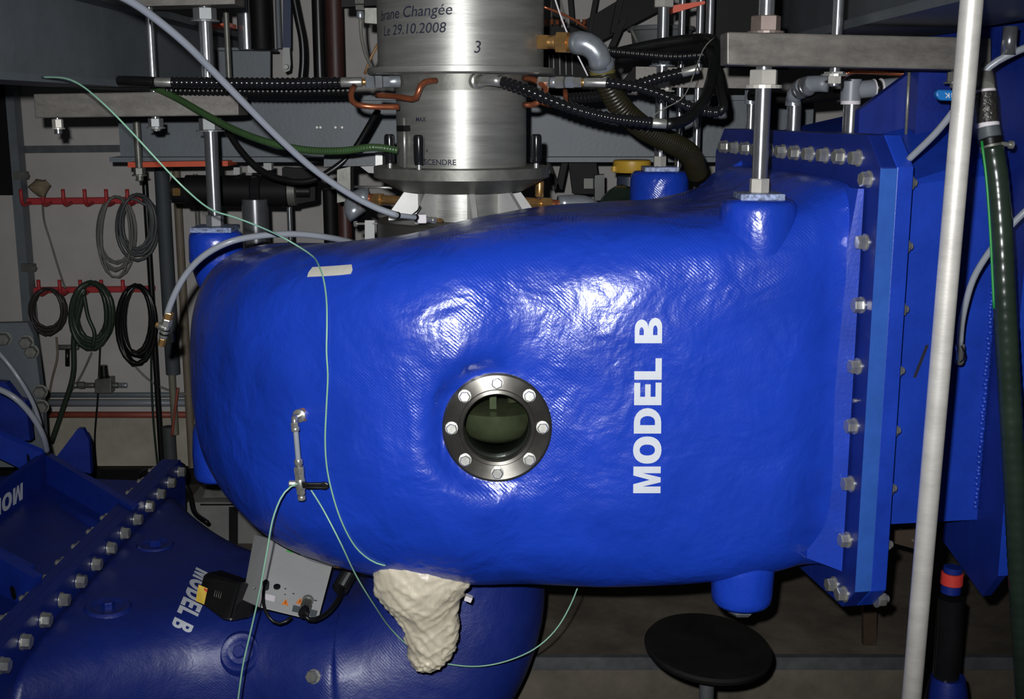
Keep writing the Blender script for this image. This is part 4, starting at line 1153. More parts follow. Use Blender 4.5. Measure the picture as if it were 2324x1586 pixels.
# masking tape
g = G()
outl = [[(697, 628), (700, 618), (709, 606)], [(740, 626), (740, 615), (745, 604)], [(770, 624), (770, 612), (772, 602)], [(796, 621), (800, 612), (798, 600)]]
nx, ny = 13, 5
vv_ = []
for i in range(nx):
    t = i / (nx - 1) * 3; k = min(int(t), 2); f = t - k
    for j in range(ny):
        s_ = j / (ny - 1) * 2; m_ = min(int(s_), 1); e = s_ - m_
        def pt(kk):
            a, b = outl[kk][m_], outl[kk][m_ + 1]
            return (a[0] + (b[0] - a[0]) * e, a[1] + (b[1] - a[1]) * e)
        a, b = pt(k), pt(k + 1)
        vv_.append(on(a[0] + (b[0] - a[0]) * f, a[1] + (b[1] - a[1]) * f, .0026))
mk('masking_tape', vv_, [[i * ny + j, i * ny + j + 1, (i + 1) * ny + j + 1, (i + 1) * ny + j] for i in range(nx - 1) for j in range(ny - 1)], M_TAPE, None, label='short strip of masking tape stuck on the upper left casing', cat='tape').modifiers.new('thick', 'SOLIDIFY').thickness = .0006
# pressure tap with valve on the casing front
tv = thing('drain_valve', 'small nickel ball valve with black lever hanging from the left casing front', 'valve', tuple(P(684, 1130, yv)))
nrm = Vector((-.25, -1, .0)).normalized()
lathe('rust_mark', on(688, 941, .0005), nrm, [(.013, 0), (.012, .001)], M_RUST, tv, seg=18)
lathe('base_nut', on(683, 941, .0), nrm, [(.0125, -.005), (.0125, .010), (.009, .012)], M_ZINC, tv, seg=16)
bx = on(683, 941, 0)
tube('elbow', [bx + nrm * .008, bx + nrm * .028, P(669, 944, yv), P(668, 956, yv), P(669, 968, yv)], .0058, M_ZINC, tv)
pipe_seq(tv, P(668, 958, yv), P(671, 978, yv), [('nut', 0, .6, .0072, 6, M_ZINC), ('collet', .6, 1, .0078, 16, M_ZINC)])
pipe_seq(tv, P(671, 975, yv), P(677, 1044, yv), [('clear_tube', 0, 1, .0049, 14, M_PETUBE)])
pipe_seq(tv, P(677, 1042, yv), P(685, 1134, yv), [('collet', 0, .13, .0078, 16, M_ZINC), ('neck', .12, .24, .006, 14, M_STEEL_D), ('hex', .18, .36, .0098, 6, M_ZINC), ('hex', .36, .5, .0092, 6, M_ZINC), ('ball_body', .48, .74, .0094, 16, M_ZINC), ('hex', .72, .86, .0082, 6, M_ZINC), ('tail', .84, .92, .0062, 14, M_STEEL_D), ('tail_ring', .9, 1, .0075, 16, M_ZINC)])
pipe_seq(tv, P(682, 1098, yv), P(656, 1097, yv), [('branch', 0, 1, .0062, 8, M_ZINC)])
lv = G().slab(PP([(684, 1094, yv - .014), (700, 1096, yv - .016), (728, 1096, yv - .016), (738, 1094, yv - .016), (746, 1099, yv - .016), (746, 1107, yv - .016), (738, 1112, yv - .016), (726, 1110, yv - .016), (700, 1110, yv - .016), (686, 1108, yv - .014)]), (0, .007, 0)).build('lever', M_BLACK, tv)
bevel(lv, .002)

# ================================================================== cream wrapped sensor under the casing
rows = [(1262, 852, 1060), (1290, 851, 1072), (1318, 850, 1074), (1345, 850, 1056), (1370, 866, 1047), (1395, 893, 1044), (1420, 910, 1042), (1445, 915, 1038), (1470, 922, 1034), (1495, 930, 1024), (1512, 940, 1005), (1521, 952, 985)]
vv_ = []; ff = []
n = 90; NR = 84
def rowat(t):
    k = t * (len(rows) - 1); i = min(int(k), len(rows) - 2); f = k - i
    return [a + (b - a) * f for a, b in zip(rows[i], rows[i + 1])]
for i in range(NR):
    py, xl_, xr_ = rowat(i / (NR - 1))
    pc = P((xl_ + xr_) / 2, py, 2.20); hw = (P(xr_, py, 2.20) - P(xl_, py, 2.20)).length / 2
    for k in range(n):
        a = 2 * math.pi * k / n
        q = pc + Vector((math.cos(a), math.sin(a) * .72, 0)) * hw
        # folds of the film: thin slanting creases over a softly uneven bundle
        d1 = q.x * 52 + q.z * 40; d2 = q.x * 40 - q.z * 56
        c1 = max(0, 1 - abs(noise.noise(Vector((d1, q.y * 22, d2 * .22)))) * 4.0)
        c2 = max(0, 1 - abs(noise.noise(Vector((d2, q.y * 22 + 9, d1 * .22)))) * 4.0)
        w_ = .0034 * c1 + .0034 * c2 + noise.noise(q * 17) * .006 - .003
        vv_.append(q + Vector((math.cos(a), math.sin(a), 0)) * w_)
for i in range(NR - 1):
    for k in range(n):
        k2 = (k + 1) % n
        ff.append([i * n + k, i * n + k2, (i + 1) * n + k2, (i + 1) * n + k])
ff.append([(NR - 1) * n + k for k in range(n)]); ff.append(list(range(n)))
bag = thing('wrapped_sensor', 'cream plastic wrapped bundle hanging under the casing', 'bundle', tuple(P(960, 1521, 2.2)))
bo = mk('wrapping', vv_, ff, M_BAG, bag, smooth='full')
G().box(P(1063, 1357, 2.19), (.014, .014, .010), Matrix.Rotation(.4, 3, 'Y')).build('tie_head', M_LABELW, bag)

# ================================================================== grey instrument case, lamp head and cables
cs = thing('instrument_case', 'light grey instrument case lying tilted on the draft tube', 'instrument', tuple(P(650, 1400, 2.5)))
f0 = PP([(612, 1222, 2.52), (762, 1258, 2.50), (722, 1411, 2.32), (586, 1378, 2.34)])
backv = P(576, 1211, 2.60) - P(612, 1222, 2.52)
bevel(G().slab(f0, backv).build('case', M_GREYBOX, cs), .003)
def face(u, v, off=.0012):
    a = f0[0].lerp(f0[1], u); b = f0[3].lerp(f0[2], u)
    p = a.lerp(b, v)
    nn = (f0[1] - f0[0]).cross(f0[3] - f0[0]).normalized()
    if nn.dot(CAM - p) < 0: nn = -nn
    return p + nn * off
def fpatch(name, u0, v0, u1, v1, m, off=.0012, par=cs):
    return mk(name, [face(u0, v0, off), face(u1, v0, off), face(u1, v1, off), face(u0, v1, off)], [[0, 1, 2, 3]], m, par)
fpatch('green_sticker', .28, .10, .38, .14, M_LABELG)
fpatch('paper_label', .03, .80, .24, .88, M_LABELW)
for (u, v) in ((.36, .80), (.58, .74)):
    mk('warning_print', [face(u, v + .09), face(u + .12, v + .09), face(u + .06, v)], [[0, 1, 2]], M_LABELO, cs)
    mk('warning_print', [face(u + .055, v + .07, .0016), face(u + .068, v + .07, .0016), face(u + .064, v + .03, .0016), face(u + .058, v + .03, .0016)], [[0, 1, 2, 3]], M_INK, cs)
fpatch('display', .55, .86, .70, .95, M_BEAM_D); fpatch('display', .84, .86, .95, .96, M_BEAM_D)
for u, v, w_ in ((.08, .62, .03), (.36, .66, .03), (.50, .70, .03), (.38, .74, .02), (.86, .72, .04)):
    fpatch('print_mark', u, v, u + w_, v + .015, M_INK)
fn_ = (f0[1] - f0[0]).cross(f0[3] - f0[0]).normalized()
if fn_.dot(CAM - f0[0]) < 0: fn_ = -fn_
lathe('socket', face(.24, .67, .0), fn_, [(.0075, 0), (.0075, .003), (.005, .004)], M_BLACK, cs, seg=18)
lathe('plug', face(.07, .72, .0), fn_, [(.007, 0), (.007, .018), (.005, .022)], M_BLACK, cs, seg=14)
tube('plug_cable', [face(.07, .72, .018), face(.06, .86, .022), face(.12, 1.05, .01), face(.26, 1.13, .0), face(.42, 1.10, -.01), face(.56, 1.02, .0)], .0035, M_BLACK, cs)
pipe_seq(cs, face(.76, .74, .0), face(.77, 1.06, .028), [('connector_ring', 0, .16, .013, 16, M_ZINC), ('connector_body', .14, .45, .0105, 16, M_STEEL_D), ('connector_nut', .4, .62, .0125, 8, M_STEEL_D), ('connector_grip', .6, 1, .0115, 16, M_BLACKG)])
tube('connector_cable', [face(.77, 1.06, .028), face(.88, 1.09, .02), face(1.08, .93, .01), face(1.2, .68, .0), face(1.22, .45, -.01), face(1.18, .3, -.03)], .0052, M_BLACK, cs)
lathe('coiled_cable', face(1.17, .40, -.02), (face(1.24, .05, -.03) - face(1.17, .40, -.02)), [(.014 + (.004 if i % 2 else 0), i * .0045) for i in range(16)], M_BLACK, cs, seg=16, smooth=False)
lh = thing('lamp_head', 'black plastic lamp box with yellow warning sticker left of the grey case', 'lamp', tuple(P(520, 1405, 2.42)))
bxp = PP([(447, 1362, 2.42), (462, 1305, 2.46), (472, 1298, 2.48), (545, 1322, 2.44), (521, 1408, 2.38), (505, 1405, 2.38)])
bevel(G().slab(bxp, (0.0, .10, -.035)).build('housing', M_BLACK, lh), .006, 3)
bevel(G().slab(PP([(545, 1320, 2.435), (577, 1330, 2.45), (580, 1340, 2.45), (572, 1396, 2.41), (562, 1402, 2.40), (521, 1409, 2.375)]), (0.0, .09, -.03)).build('front_cap', M_BLACKG, lh), .005, 2)
ly = PP([(457, 1322, 2.413), (477, 1331, 2.405), (469, 1367, 2.385), (450, 1359, 2.398)])
oy = Vector((0, -.02, .004))
mk('sticker', [p + oy for p in ly], [[0, 1, 2, 3]], M_LABELY, lh).modifiers.new('thick', 'SOLIDIFY').thickness = .001
mk('sticker_print', [ly[0].lerp(ly[3], .05) + oy * 1.06, ly[1].lerp(ly[2], .05) + oy * 1.06, ly[1].lerp(ly[2], .22) + oy * 1.06, ly[0].lerp(ly[3], .22) + oy * 1.06], [[0, 1, 2, 3]], M_LABELR, lh)
for k in range(4):
    a = P(489 + k * 4.5, 1339 + k * 1.5, 2.375); b = P(486 + k * 4.5, 1354 + k * 1.5, 2.365)
    tube('vent_slot', [a, b], .0008, M_GREYCABLE, lh, n=6, spline=False)
for px, py in ((576, 1333), (524, 1405)):
    lathe('screw', P(px, py, 2.37), (0, -1, .2), [(.003, 0), (.002, .002)], M_ZINC, lh, seg=10)
tube('plastic_tube', PP([(676, 1232, 2.50), (682, 1248, 2.48), (702, 1263, 2.46), (735, 1273, 2.45), (768, 1281, 2.43)]), .0072, M_PETUBE, label='grey plastic tube bent over the top of the grey case', cat='tube', group=TG)
bf = thing('brass_fitting', 'brass joint on the tube between grey case and cream bundle', 'pipe fitting', tuple(P(775, 1282, 2.27)))
pipe_seq(bf, P(758, 1278, 2.44), P(802, 1288, 2.40), [('nut', 0, .45, .0085, 6, M_BRASS), ('nut', .5, 1, .008, 6, M_COPPER)])
tube('plastic_tube', PP([(798, 1288, 2.40), (828, 1297, 2.37), (866, 1306, 2.32)]), .0055, M_PETUBE, label='white plastic tube entering the cream bundle from the left', cat='tube', group=TG)

# ================================================================== foreground pole, hose and lever at right
_pa, _pb = P(2209, -40, 1.60), P(2064, 1640, 1.72)
pole = G().tube([_pb + (_pa - _pb) * 1.9, _pb + (_pa - _pb) * (-(_pb.z + .745) / (_pa.z - _pb.z))], .0148, 28, spline=False).build('aluminium_pole', M_POLE, None, smooth=True, label='dull aluminium pole leaning across the right side of the picture', cat='pole')
gh = thing('suction_hose', 'dark green ribbed suction hose with taped coupling hanging at the right edge', 'hose', tuple(P(2330, 1600, 1.95)))
tube('ribbed_hose', PP([(2252, 335, 1.98), (2262, 400, 1.97), (2272, 520, 1.96), (2281, 700, 1.95), (2292, 900, 1.95), (2303, 1100, 1.95), (2316, 1350, 1.95), (2332, 1620, 1.95)]), .0185, M_DKGREEN, gh, n=16, rib=(.020, .022))
tube('green_stripe', PP([(2228, 320, 1.965), (2238, 400, 1.953), (2247, 520, 1.945), (2256, 700, 1.937)]), .0022, mat('bright_green_stripe', (.02, .25, .05), .4), gh)
pipe_seq(gh, P(2233, 160, 2.06), P(2236, 204, 2.0), [('cloth_sleeve', 0, 1, .0155, 20, M_GREYCABLE)])
pipe_seq(gh, P(2236, 203, 2.0), P(2242, 290, 1.99), [('white_ring', 0, .08, .0165, 20, M_LABELW), ('taped_coupling', .08, .9, .0178, 20, mat('crinkled_tape', (.03, .028, .024), .3, var=.4, bump=.9, bscale=120)), ('white_ring', .86, 1, .0185, 20, M_LABELW)])
pipe_seq(gh, P(2242, 288, 1.99), P(2253, 345, 1.98), [('collar', 0, .45, .0185, 20, M_BEAM_D), ('clamp_band', .45, .75, .0195, 20, M_BLACK), ('collar', .7, 1, .0188, 20, M_STEEL_D)])
lathe('clamp_screw', P(2272, 326, 1.97), (1, .1, -.1), [(.004, 0), (.004, .014), (.007, .0145), (.007, .02)], M_ZINC, gh, seg=10)
lev = thing('valve_lever', 'bright blue valve lever with white letters half hidden behind the pole', 'valve lever', tuple(P(2150, 215, 2.14)))
bevel(G().slab(PP([(2124, 210, 2.14), (2130, 203, 2.14), (2200, 206, 2.14), (2200, 230, 2.14), (2134, 228, 2.14), (2126, 220, 2.14)]), (0, .014, 0)).build('grip', M_BLUETAG, lev), .003)
for k, ch in enumerate('HK'):
    def put_hk(u, v, k=k):
        return P(2170 - k * 15 - u * 11, 211 + v * 11, 2.1385)
    text_obj('letter', ch, put_hk, M_LABELW, lev, fat=.01, label='white letter %s upside down' % ch)
tube('chrome_rod', PP([(2294, 60, 2.02), (2288, 125, 2.02)]), .012, M_ROD, label='short bright vertical rod at the upper right edge', cat='rod', spline=False)

# ================================================================== grey plastic pipework above the flange
pv = thing('pipe_manifold', 'grey plastic and steel pipework above the bolted flange with a tee', 'pipework', tuple(P(1900, 290, 2.62)))
def stub(px, y0, y1, Y, r, m, nm='stub'):
    a, b = P(px, y1, Y), P(px, y0, Y); b.x = a.x; 
    lathe(nm, a, Z3, [(r, 0), (r, b.z - a.z)], m, pv, seg=20)
stub(1930, 236, 300, 2.55, .0175, M_ROD, 'steel_stub'); stub(1930, 228, 237, 2.55, .0205, M_LABELW, 'white_collar')
stub(1930, 180, 229, 2.55, .0212, M_PVC, 'tee_body')
pipe_seq(pv, P(1926, 206, 2.55), P(2050, 194, 2.56), [('tee_arm', 0, .46, .0185, 20, M_PVC), ('white_collar', .45, .48, .0195, 20, M_LABELW), ('black_seal', .48, .58, .0165, 20, M_BLACK), ('white_collar', .58, .61, .0195, 20, M_LABELW), ('grey_sleeve', .61, .96, .0178, 20, M_PVC), ('black_cap', .95, 1.0, .019, 20, M_BLACK)])
stub(1800, 238, 300, 2.75, .0165, M_ROD, 'steel_stub'); stub(1800, 222, 240, 2.75, .0178, M_GALV, 'collar')
tube('elbow', PP([(1800, 228, 2.75), (1806, 208, 2.74), (1825, 192, 2.72), (1850, 190, 2.70), (1880, 190, 2.68)]), .0185, M_PVC, pv)
pipe_seq(pv, P(1812, 206, 2.73), P(1832, 196, 2.70), [('steel_rim', 0, .35, .021, 20, M_ROD), ('steel_rim', .8, 1.1, .0225, 20, M_ROD)])
stub(1703, 232, 296, 2.95, .0125, M_ROD, 'steel_stub'); stub(1703, 205, 236, 2.95, .0145, M_GALV, 'elbow')
tube('dark_pipe', PP([(1700, 215, 2.9), (1790, 224, 2.85), (1860, 220, 2.8), (1920, 212, 2.7)]), .0125, M_BLACKM, pv)
tube('copper_conduit', PP([(1910, 175, 2.5), (1930, 162, 2.5), (1960, 161, 2.5), (2066, 168, 2.5)]), .0062, M_COPPER, pv, rib=(.004, .06))
tube('thin_pin', PP([(2064, 150, 2.4), (2056, 305, 2.4)]), .0032, M_STEEL, label='thin vertical steel pin beside the blue post above the flange', cat='rod', spline=False)

# ================================================================== jack and stool under the right side
jk = thing('support_jack', 'black screw jack with red collar under the rib at lower right', 'jack', tuple(P(2150, 1560, 2.30) - Vector((0, 0, .75))))
pb = P(2150, 1560, 2.30)
lathe('column', P(2146, 1545, 2.3), P(2160, 1330, 2.3) - P(2146, 1545, 2.3), [(.0265, 0), (.0265, .185)], M_BLACKG, jk, seg=24)
pipe_seq(jk, P(2157, 1345, 2.3), P(2163, 1286, 2.3), [('blue_cap', 0, .35, .020, 20, M_NAVY_SHADE_PLATE), ('red_collar', .33, .78, .0225, 20, M_LABELR), ('blue_cap', .78, 1, .019, 20, M_NAVY_SHADE_PLATE)])
lathe('base', pb - Vector((0, 0, .70)), Z3, [(.07, 0), (.07, .02), (.045, .05), (.045, .66), (.04, .70), (.034, .725)], M_NAVY_SHADE_PLATE, jk, seg=24)
stq = P(1607, 1470, 2.36)
so = thing('round_stool', 'black round stool seat standing in the dark pit', 'stool', (stq.x, stq.y, -.75))
ax_ = Vector((.06, -.10, 1)).normalized()
lathe('seat', stq - ax_ * .012, ax_, [(.125, 0), (.134, .006), (.136, .014), (.132, .020), (.05, .0215)], mat('worn_black_seat', (.0045, .004, .0035), .75, var=.4, spec=.2), so, seg=48)
lathe('post', (stq.x, stq.y, -.74), Z3, [(.016, 0), (.016, stq.z + .735)], M_DARKSTEEL, so, seg=16)
for k in range(4):
    a = math.pi / 4 + k * math.pi / 2
    d = Vector((math.cos(a), math.sin(a), 0))
    tube('foot', [Vector((stq.x, stq.y, -.68)), Vector((stq.x, stq.y, -.73)) + d * .2], .012, M_DARKSTEEL, so, spline=False)
lathe('scratch', stq + ax_ * .0098 + Vector((-.08, -.02, -.006)), ax_, [(.004, 0), (.003, .0006)], M_RUST, so, seg=8)
ab = thing('slotted_angle', 'dark brown slotted angle bar under the inlet conduit', 'angle bar', tuple(P(2050, 1240, 2.75)))
G().slab(PP([(1990, 1180, 2.75), (2100, 1150, 2.75), (2100, 1252, 2.75), (1990, 1222, 2.75)]), (.0, .02, 0)).build('web', mat('brown_steel', (.06, .04, .028), .5), ab)
G().slab(PP([(1960, 1182, 2.77), (1990, 1182, 2.77), (1990, 1500, 2.98), (1960, 1500, 2.98)]), (.0, .02, 0)).build('leg', MATS['brown_steel'], ab)
for px, py in ((2043, 1198), (2072, 1226)):
    lathe('rivet', P(px, py, 2.749), (0, -1, 0), [(.004, 0), (.003, .003)], M_ZINC, ab, seg=10)

# ================================================================== wall: racks with coiled cables, pipes, regulator
RY = WALL_Y - .03
def rack(label, x0, x1, yt, yb, hooks, tilt):
    t = thing('cable_rack', label, 'rack', tuple(P((x0 + x1) / 2, yb, RY)), 'red cable racks')
    bevel(G().slab(PP([(x0, yt + tilt, RY), (x1, yt, RY), (x1, yb, RY), (x0, yb + tilt, RY)]), (0, .028, 0)).build('bar', M_RED, t), .004)
    for hx in hooks:
        a = P(hx + 2, (yt + yb) / 2, RY - .005)
        tube('hook', [a + Vector((0, .01, -.01)), a + Vector((0, -.055, -.012)), a + Vector((0, -.066, -.002)), a + Vector((0, -.068, .045))], .0068, M_RED, t, n=8)
    return t
rack('upper red rack of upright pegs on the left wall', 55, 322, 447, 462, (64, 112, 158, 206, 254, 301), 3)
rack('lower red rack of upright pegs on the left wall', 70, 349, 650, 663, (103, 150, 196, 243, 291), 3)
def coil(label, cx, cy, rx, ry, turns, r, m, seed, spread=.12, tail=None, Y=RY - .05):
    rnd = random.Random(seed); pts = []
    for t in range(turns):
        ax_ = rx * (1 - rnd.uniform(0, spread * 1.6)); ay = ry * (1 - rnd.uniform(0, spread)); ox = rnd.uniform(-.06, .06) * rx
        yy = Y - rnd.uniform(0, .04)
        for k in range(14):
            a = -math.pi / 2 + 2 * math.pi * k / 14
            # top stays on the peg, the bottom hangs
            pts.append(P(cx + ox + ax_ * math.cos(a), cy - (ry - ay) * .9 + ay * math.sin(a), yy + .004 * math.sin(3 * a)))
    if tail: pts += [P(*p) for p in tail]
    return tube('coiled_cable', pts, r, m, None, n=6, step=.03, label=label, cat='cable', group='coiled cables on the red racks')
coil('coil of thin grey cable hanging low from the upper rack', 263, 538, 44, 94, 8, .0042, M_GREYCABLE, 1, .22)
coil('coil of thicker grey cable at the right end of the upper rack', 312, 516, 48, 76, 7, .006, mat('slate_cable', (.07, .075, .075), .45), 2, .2, [(345, 470, RY - .06), (390, 455, RY - .06), (420, 420, RY - .05)])
coil('small coil of dark cable at the left end of the lower rack', 108, 708, 44, 54, 6, .0058, mat('dark_brown_cable', (.03, .024, .022), .45), 3, .2)
coil('coil of dark green hose in the middle of the lower rack', 207, 718, 48, 78, 7, .0095, mat('rack_green_hose', (.022, .035, .022), .4), 4, .2, [(168, 760, RY - .08), (166, 850, RY - .08), (142, 930, RY - .08), (116, 1005, RY - .08)])
coil('coil of glossy black cable at the right end of the lower rack', 311, 740, 44, 94, 7, .0085, M_BLACK, 5, .2)
tube('coiled_hose_cross', PP([(190, 668, RY - .1), (200, 720, RY - .1), (214, 755, RY - .1), (210, 790, RY - .1)]), .007, MATS['rack_green_hose'], label='short green hose crossing inside the green coil', cat='hose')
pg = thing('hanging_plug', 'beige crumpled plug with thin cord on the upper rack', 'plug', tuple(P(95, 440, RY - .1)))
vv2 = []
g = G().lathe(P(94, 446, RY - .09), Z3, [(.012, 0), (.03, .02), (.038, .04), (.022, .058)], 12)
for v in g.v: v += Vector((noise.noise(v * 30), noise.noise(v * 30 + Vector((5, 0, 0))), noise.noise(v * 30 + Vector((0, 7, 0))))) * .014
g.build('plug', mat('beige_cloth', (.24, .19, .12), .7), pg, smooth=True)
tube('cord', PP([(96, 448, RY - .05), (100, 500, RY - .03), (115, 550, RY - .03), (133, 610, RY - .03), (148, 655, RY - .05)]), .0035, M_GREYCABLE, pg)
# strut channel at far left
sc = thing('strut_channel', 'grey vertical strut channel with pipe clips at the far left wall', 'rail', tuple(P(62, 770, WALL_Y - .06)))
qa = P(48, 500, WALL_Y - .05)
G().box((qa.x, WALL_Y - .04, 1.6), (.034, .06, 2.4)).build('channel', M_BEAM, sc)
for py in (398, 607):
    z = zof(45, py, WALL_Y - .08)
    G().box((qa.x + .025, WALL_Y - .08, z), (.05, .02, .028)).build('clip', M_STEEL_D, sc)
    lathe('clip_bolt', (qa.x + .05, WALL_Y - .09, z), (0, -1, 0), [(.012, 0), (.010, .01)], M_STEEL_D, sc, seg=6)
q2 = P(8, 300, WALL_Y - .05)
G().box((q2.x, WALL_Y - .05, 1.9), (.05, .06, 1.6)).build('side_post', M_BLACKM, sc)
def vpipe(name, label, px, y0, y1, Y, r, m, **kw):
    a, b = P(px, y1, Y), P(px, y0, Y)
    return G().tube([Vector((a.x, Y, a.z)), Vector((a.x, Y, b.z))], r, 14, spline=False).build(name, m, None, smooth=True, label=label, cat='pipe', group='vertical wall pipes', **kw)
vpipe('wall_pipe', 'lagged dark grey pipe running down the wall left of the casing', 393, 380, 848, WALL_Y - .10, .026, mat('pipe_lagging', (.05, .06, .065), .7))
vpipe('wall_pipe', 'bare end of the lagged pipe with ties below it', 398, 848, 985, WALL_Y - .10, .013, mat('old_pipe', (.16, .15, .11), .6))
vpipe('wall_pipe', 'dark lower pipe section standing at the wall foot', 388, 968, 1062, WALL_Y - .10, .024, mat('lower_lagging', (.05, .055, .055), .7))
vpipe('wall_pipe', 'thin black pipe beside the lagged pipe', 368, 400, 1060, WALL_Y - .06, .011, M_BLACK)
vpipe('wall_pipe', 'brown pipe half hidden by the left end of the casing', 437, 380, 1060, WALL_Y - .05, .015, mat('brown_pipe', (.16, .13, .09), .6))
vpipe('wall_pipe', 'thin dark pipe just left of the blue boss', 452, 395, 560, WALL_Y - .03, .009, M_GREYCABLE)
for py, r_, m, lab in ((899, .010, M_BEAM, 'upper grey pipe running level along the lower wall'), (917, .014, M_PVC, 'lower grey pipe running level along the lower wall'), (944, .012, M_PINKRED, 'faded red pipe running level along the lower wall')):
    a, b = P(60, py - 3, WALL_Y - .03), P(520, py, WALL_Y - .03)
    tube('wall_conduit', [a, Vector((b.x, b.y, a.z))], r_, m, label=lab, cat='pipe', group='level wall pipes', spline=False)
rgt = thing('pressure_regulator', 'small dark pressure regulator with ribbed knob on the left wall', 'regulator', tuple(P(235, 893, WALL_Y - .08)))
bevel(G().slab(PP([(214, 862, WALL_Y - .1), (252, 858, WALL_Y - .1), (252, 893, WALL_Y - .1), (214, 893, WALL_Y - .1)]), (0, .05, 0)).build('body', M_STEEL_D, rgt), .004)
lathe('knob', P(237, 860, WALL_Y - .075), Z3, [(.019, 0), (.019, .012), (.016, .014), (.014, .052)], M_BLACK, rgt, seg=18)
pipe_seq(rgt, P(160, 874, WALL_Y - .07), P(214, 874, WALL_Y - .07), [('nipple', 0, .3, .012, 12, M_STEEL_D), ('nipple', .35, .6, .014, 8, M_STEEL_D), ('nipple', .6, 1, .010, 12, M_STEEL_D)])
pipe_seq(rgt, P(252, 874, WALL_Y - .07), P(288, 874, WALL_Y - .07), [('nipple', 0, .45, .011, 12, M_STEEL_D), ('nipple', .5, 1, .010, 12, M_GALV)])
st_ = thing('tap', 'small grey tap with black lever on the left wall below the racks', 'tap', tuple(P(152, 800, WALL_Y - .06)))
pipe_seq(st_, P(130, 788, WALL_Y - .05), P(178, 788, WALL_Y - .05), [('pipe', 0, 1, .010, 12, M_STEEL_D)])
tube('lever', PP([(153, 792, WALL_Y - .09), (153, 830, WALL_Y - .09)]), .008, M_BLACK, st_, spline=False)
tube('loose_cable', PP([(128, 765, WALL_Y - .06), (130, 810, WALL_Y - .06), (118, 860, WALL_Y - .06), (108, 915, WALL_Y - .06)]), .004, MATS['brown_pipe'], label='brown cord dangling between rack and pipes at left', cat='cable', group='cords dangling on the left wall')
tube('loose_cable', PP([(228, 770, WALL_Y - .05), (222, 900, WALL_Y - .05), (215, 1000, WALL_Y - .05), (219, 1062, WALL_Y - .05)]), .0035, M_BLACK, label='thin black cord hanging past the regulator', cat='cable', group='cords dangling on the left wall')
tube('loose_cable', PP([(265, 770, WALL_Y - .06), (310, 835, WALL_Y - .06), (350, 870, WALL_Y - .06), (400, 890, WALL_Y - .06), (445, 897, WALL_Y - .06)]), .004, M_GREYCABLE, label='grey cord slanting right from the black coil to the casing', cat='cable', group='cords dangling on the left wall')
tube('loose_cable', PP([(343, 790, WALL_Y - .06), (344, 880, WALL_Y - .06), (350, 980, WALL_Y - .06), (358, 1060, WALL_Y - .06)]), .0042, M_DKGREEN, label='dark cord hanging straight below the black coil', cat='cable', group='cords dangling on the left wall')
tube('loose_cable', PP([(208, 800, WALL_Y - .06), (185, 850, WALL_Y - .06), (160, 890, WALL_Y - .06)]), .0036, M_GREYCABLE, label='grey cord slanting left under the green coil', cat='cable', group='cords dangling on the left wall')
tube('loose_cable', PP([(404, 880, WALL_Y - .12), (396, 940, WALL_Y - .12), (390, 990, WALL_Y - .12)]), .005, M_PINKRED, label='faded red cord tied to the lagged pipe end', cat='cable', group='cords dangling on the left wall')
# grey machine plate at the left edge
gp = thing('machine_plate', 'grey steel plate with bolts at the left edge above the outlet conduit', 'steel plate', tuple(P(40, 1030, 3.62)))
G().slab(PP([(-60, 735, 3.62), (62, 732, 3.62), (75, 760, 3.62), (88, 850, 3.62), (97, 930, 3.62), (103, 1060, 3.62), (-60, 1060, 3.62)]), (0, .03, 0)).build('plate', M_BEAM, gp)
BOLT_P = hex_bolt_mesh('plate_bolt', .034, M_STEEL_D)
for px, py in ((10, 768), (60, 776), (72, 797), (92, 888), (95, 922)):
    inst('bolt', BOLT_P, frame(P(px, py, 3.619), (.2, -1, 0)), gp)

# ================================================================== clutter in the gap behind: motor, columns, cables
mo = thing('electric_motor', 'black motor lying level below the left end of the cross beam', 'motor', tuple(P(560, 470, 3.35)))
m0, m1 = P(392, 432, 3.35), P(705, 434, 3.35)
pipe_seq(mo, m0, m1, [('end_bell', 0, .10, .036, 28, M_BLACK), ('casing', .10, .58, .043, 32, M_BLACKM), ('front_ring', .58, .65, .045, 32, M_BLACKG), ('gear_stage', .65, .84, .043, 32, M_BLACKM), ('flange_ring', .84, .90, .041, 32, M_STEEL_D), ('shaft_end', .9, 1, .02, 20, M_BLACK)])
G().slab(PP([(640, 380, 3.34), (715, 385, 3.34), (715, 455, 3.34), (640, 470, 3.34)]), (0, .05, 0)).build('bracket', M_BLACKM, mo)
G().slab(PP([(545, 440, 3.36), (640, 440, 3.36), (640, 462, 3.36), (545, 462, 3.36)]), (0, .05, 0)).build('foot', M_BLACKM, mo)
lathe('terminal_nut', P(408, 435, 3.31), (-1, -.4, 0), [(.012, 0), (.012, .02)], M_BRASS, mo, seg=6)
for px, py, w_ in ((530, 388, 14), (562, 384, 22), (598, 378, 18)):
    G().slab(PP([(px, py - 8, 3.34), (px + w_, py - 8, 3.34), (px + w_, py + 8, 3.34), (px, py + 8, 3.34)]), (0, .03, 0)).build('terminal_block', M_GREYBOX, mo)
def column(name, label, px, y0, y1, Y, r, m, cat='column', group='upright columns and pipes behind the machine', seg=24):
    a, b = P(px, y1, Y), P(px, y0, Y)
    return lathe(name, (a.x, Y, a.z), Z3, [(r, 0), (r, b.z - a.z)], m, None, seg=seg, label=label, cat=cat, group=group)
column('steel_column', 'polished steel column behind the boss below the black motor', 583, 452, 575, 3.30, .036, M_ROD)
column('steel_column', 'polished steel column at the top edge left of centre', 561, -120, 112, 3.60, .026, M_ROD)
column('wall_post', 'slim bright post right of the polished column below the motor', 660, 395, 560, 3.5, .008, M_ROD)
column('wall_post', 'black post standing behind the steel bracket', 752, 430, 560, 3.7, .022, M_BLACKM)
column('wall_post', 'brown black post beside the steel bracket', 785, 455, 560, 3.5, .02, M_BROWN)
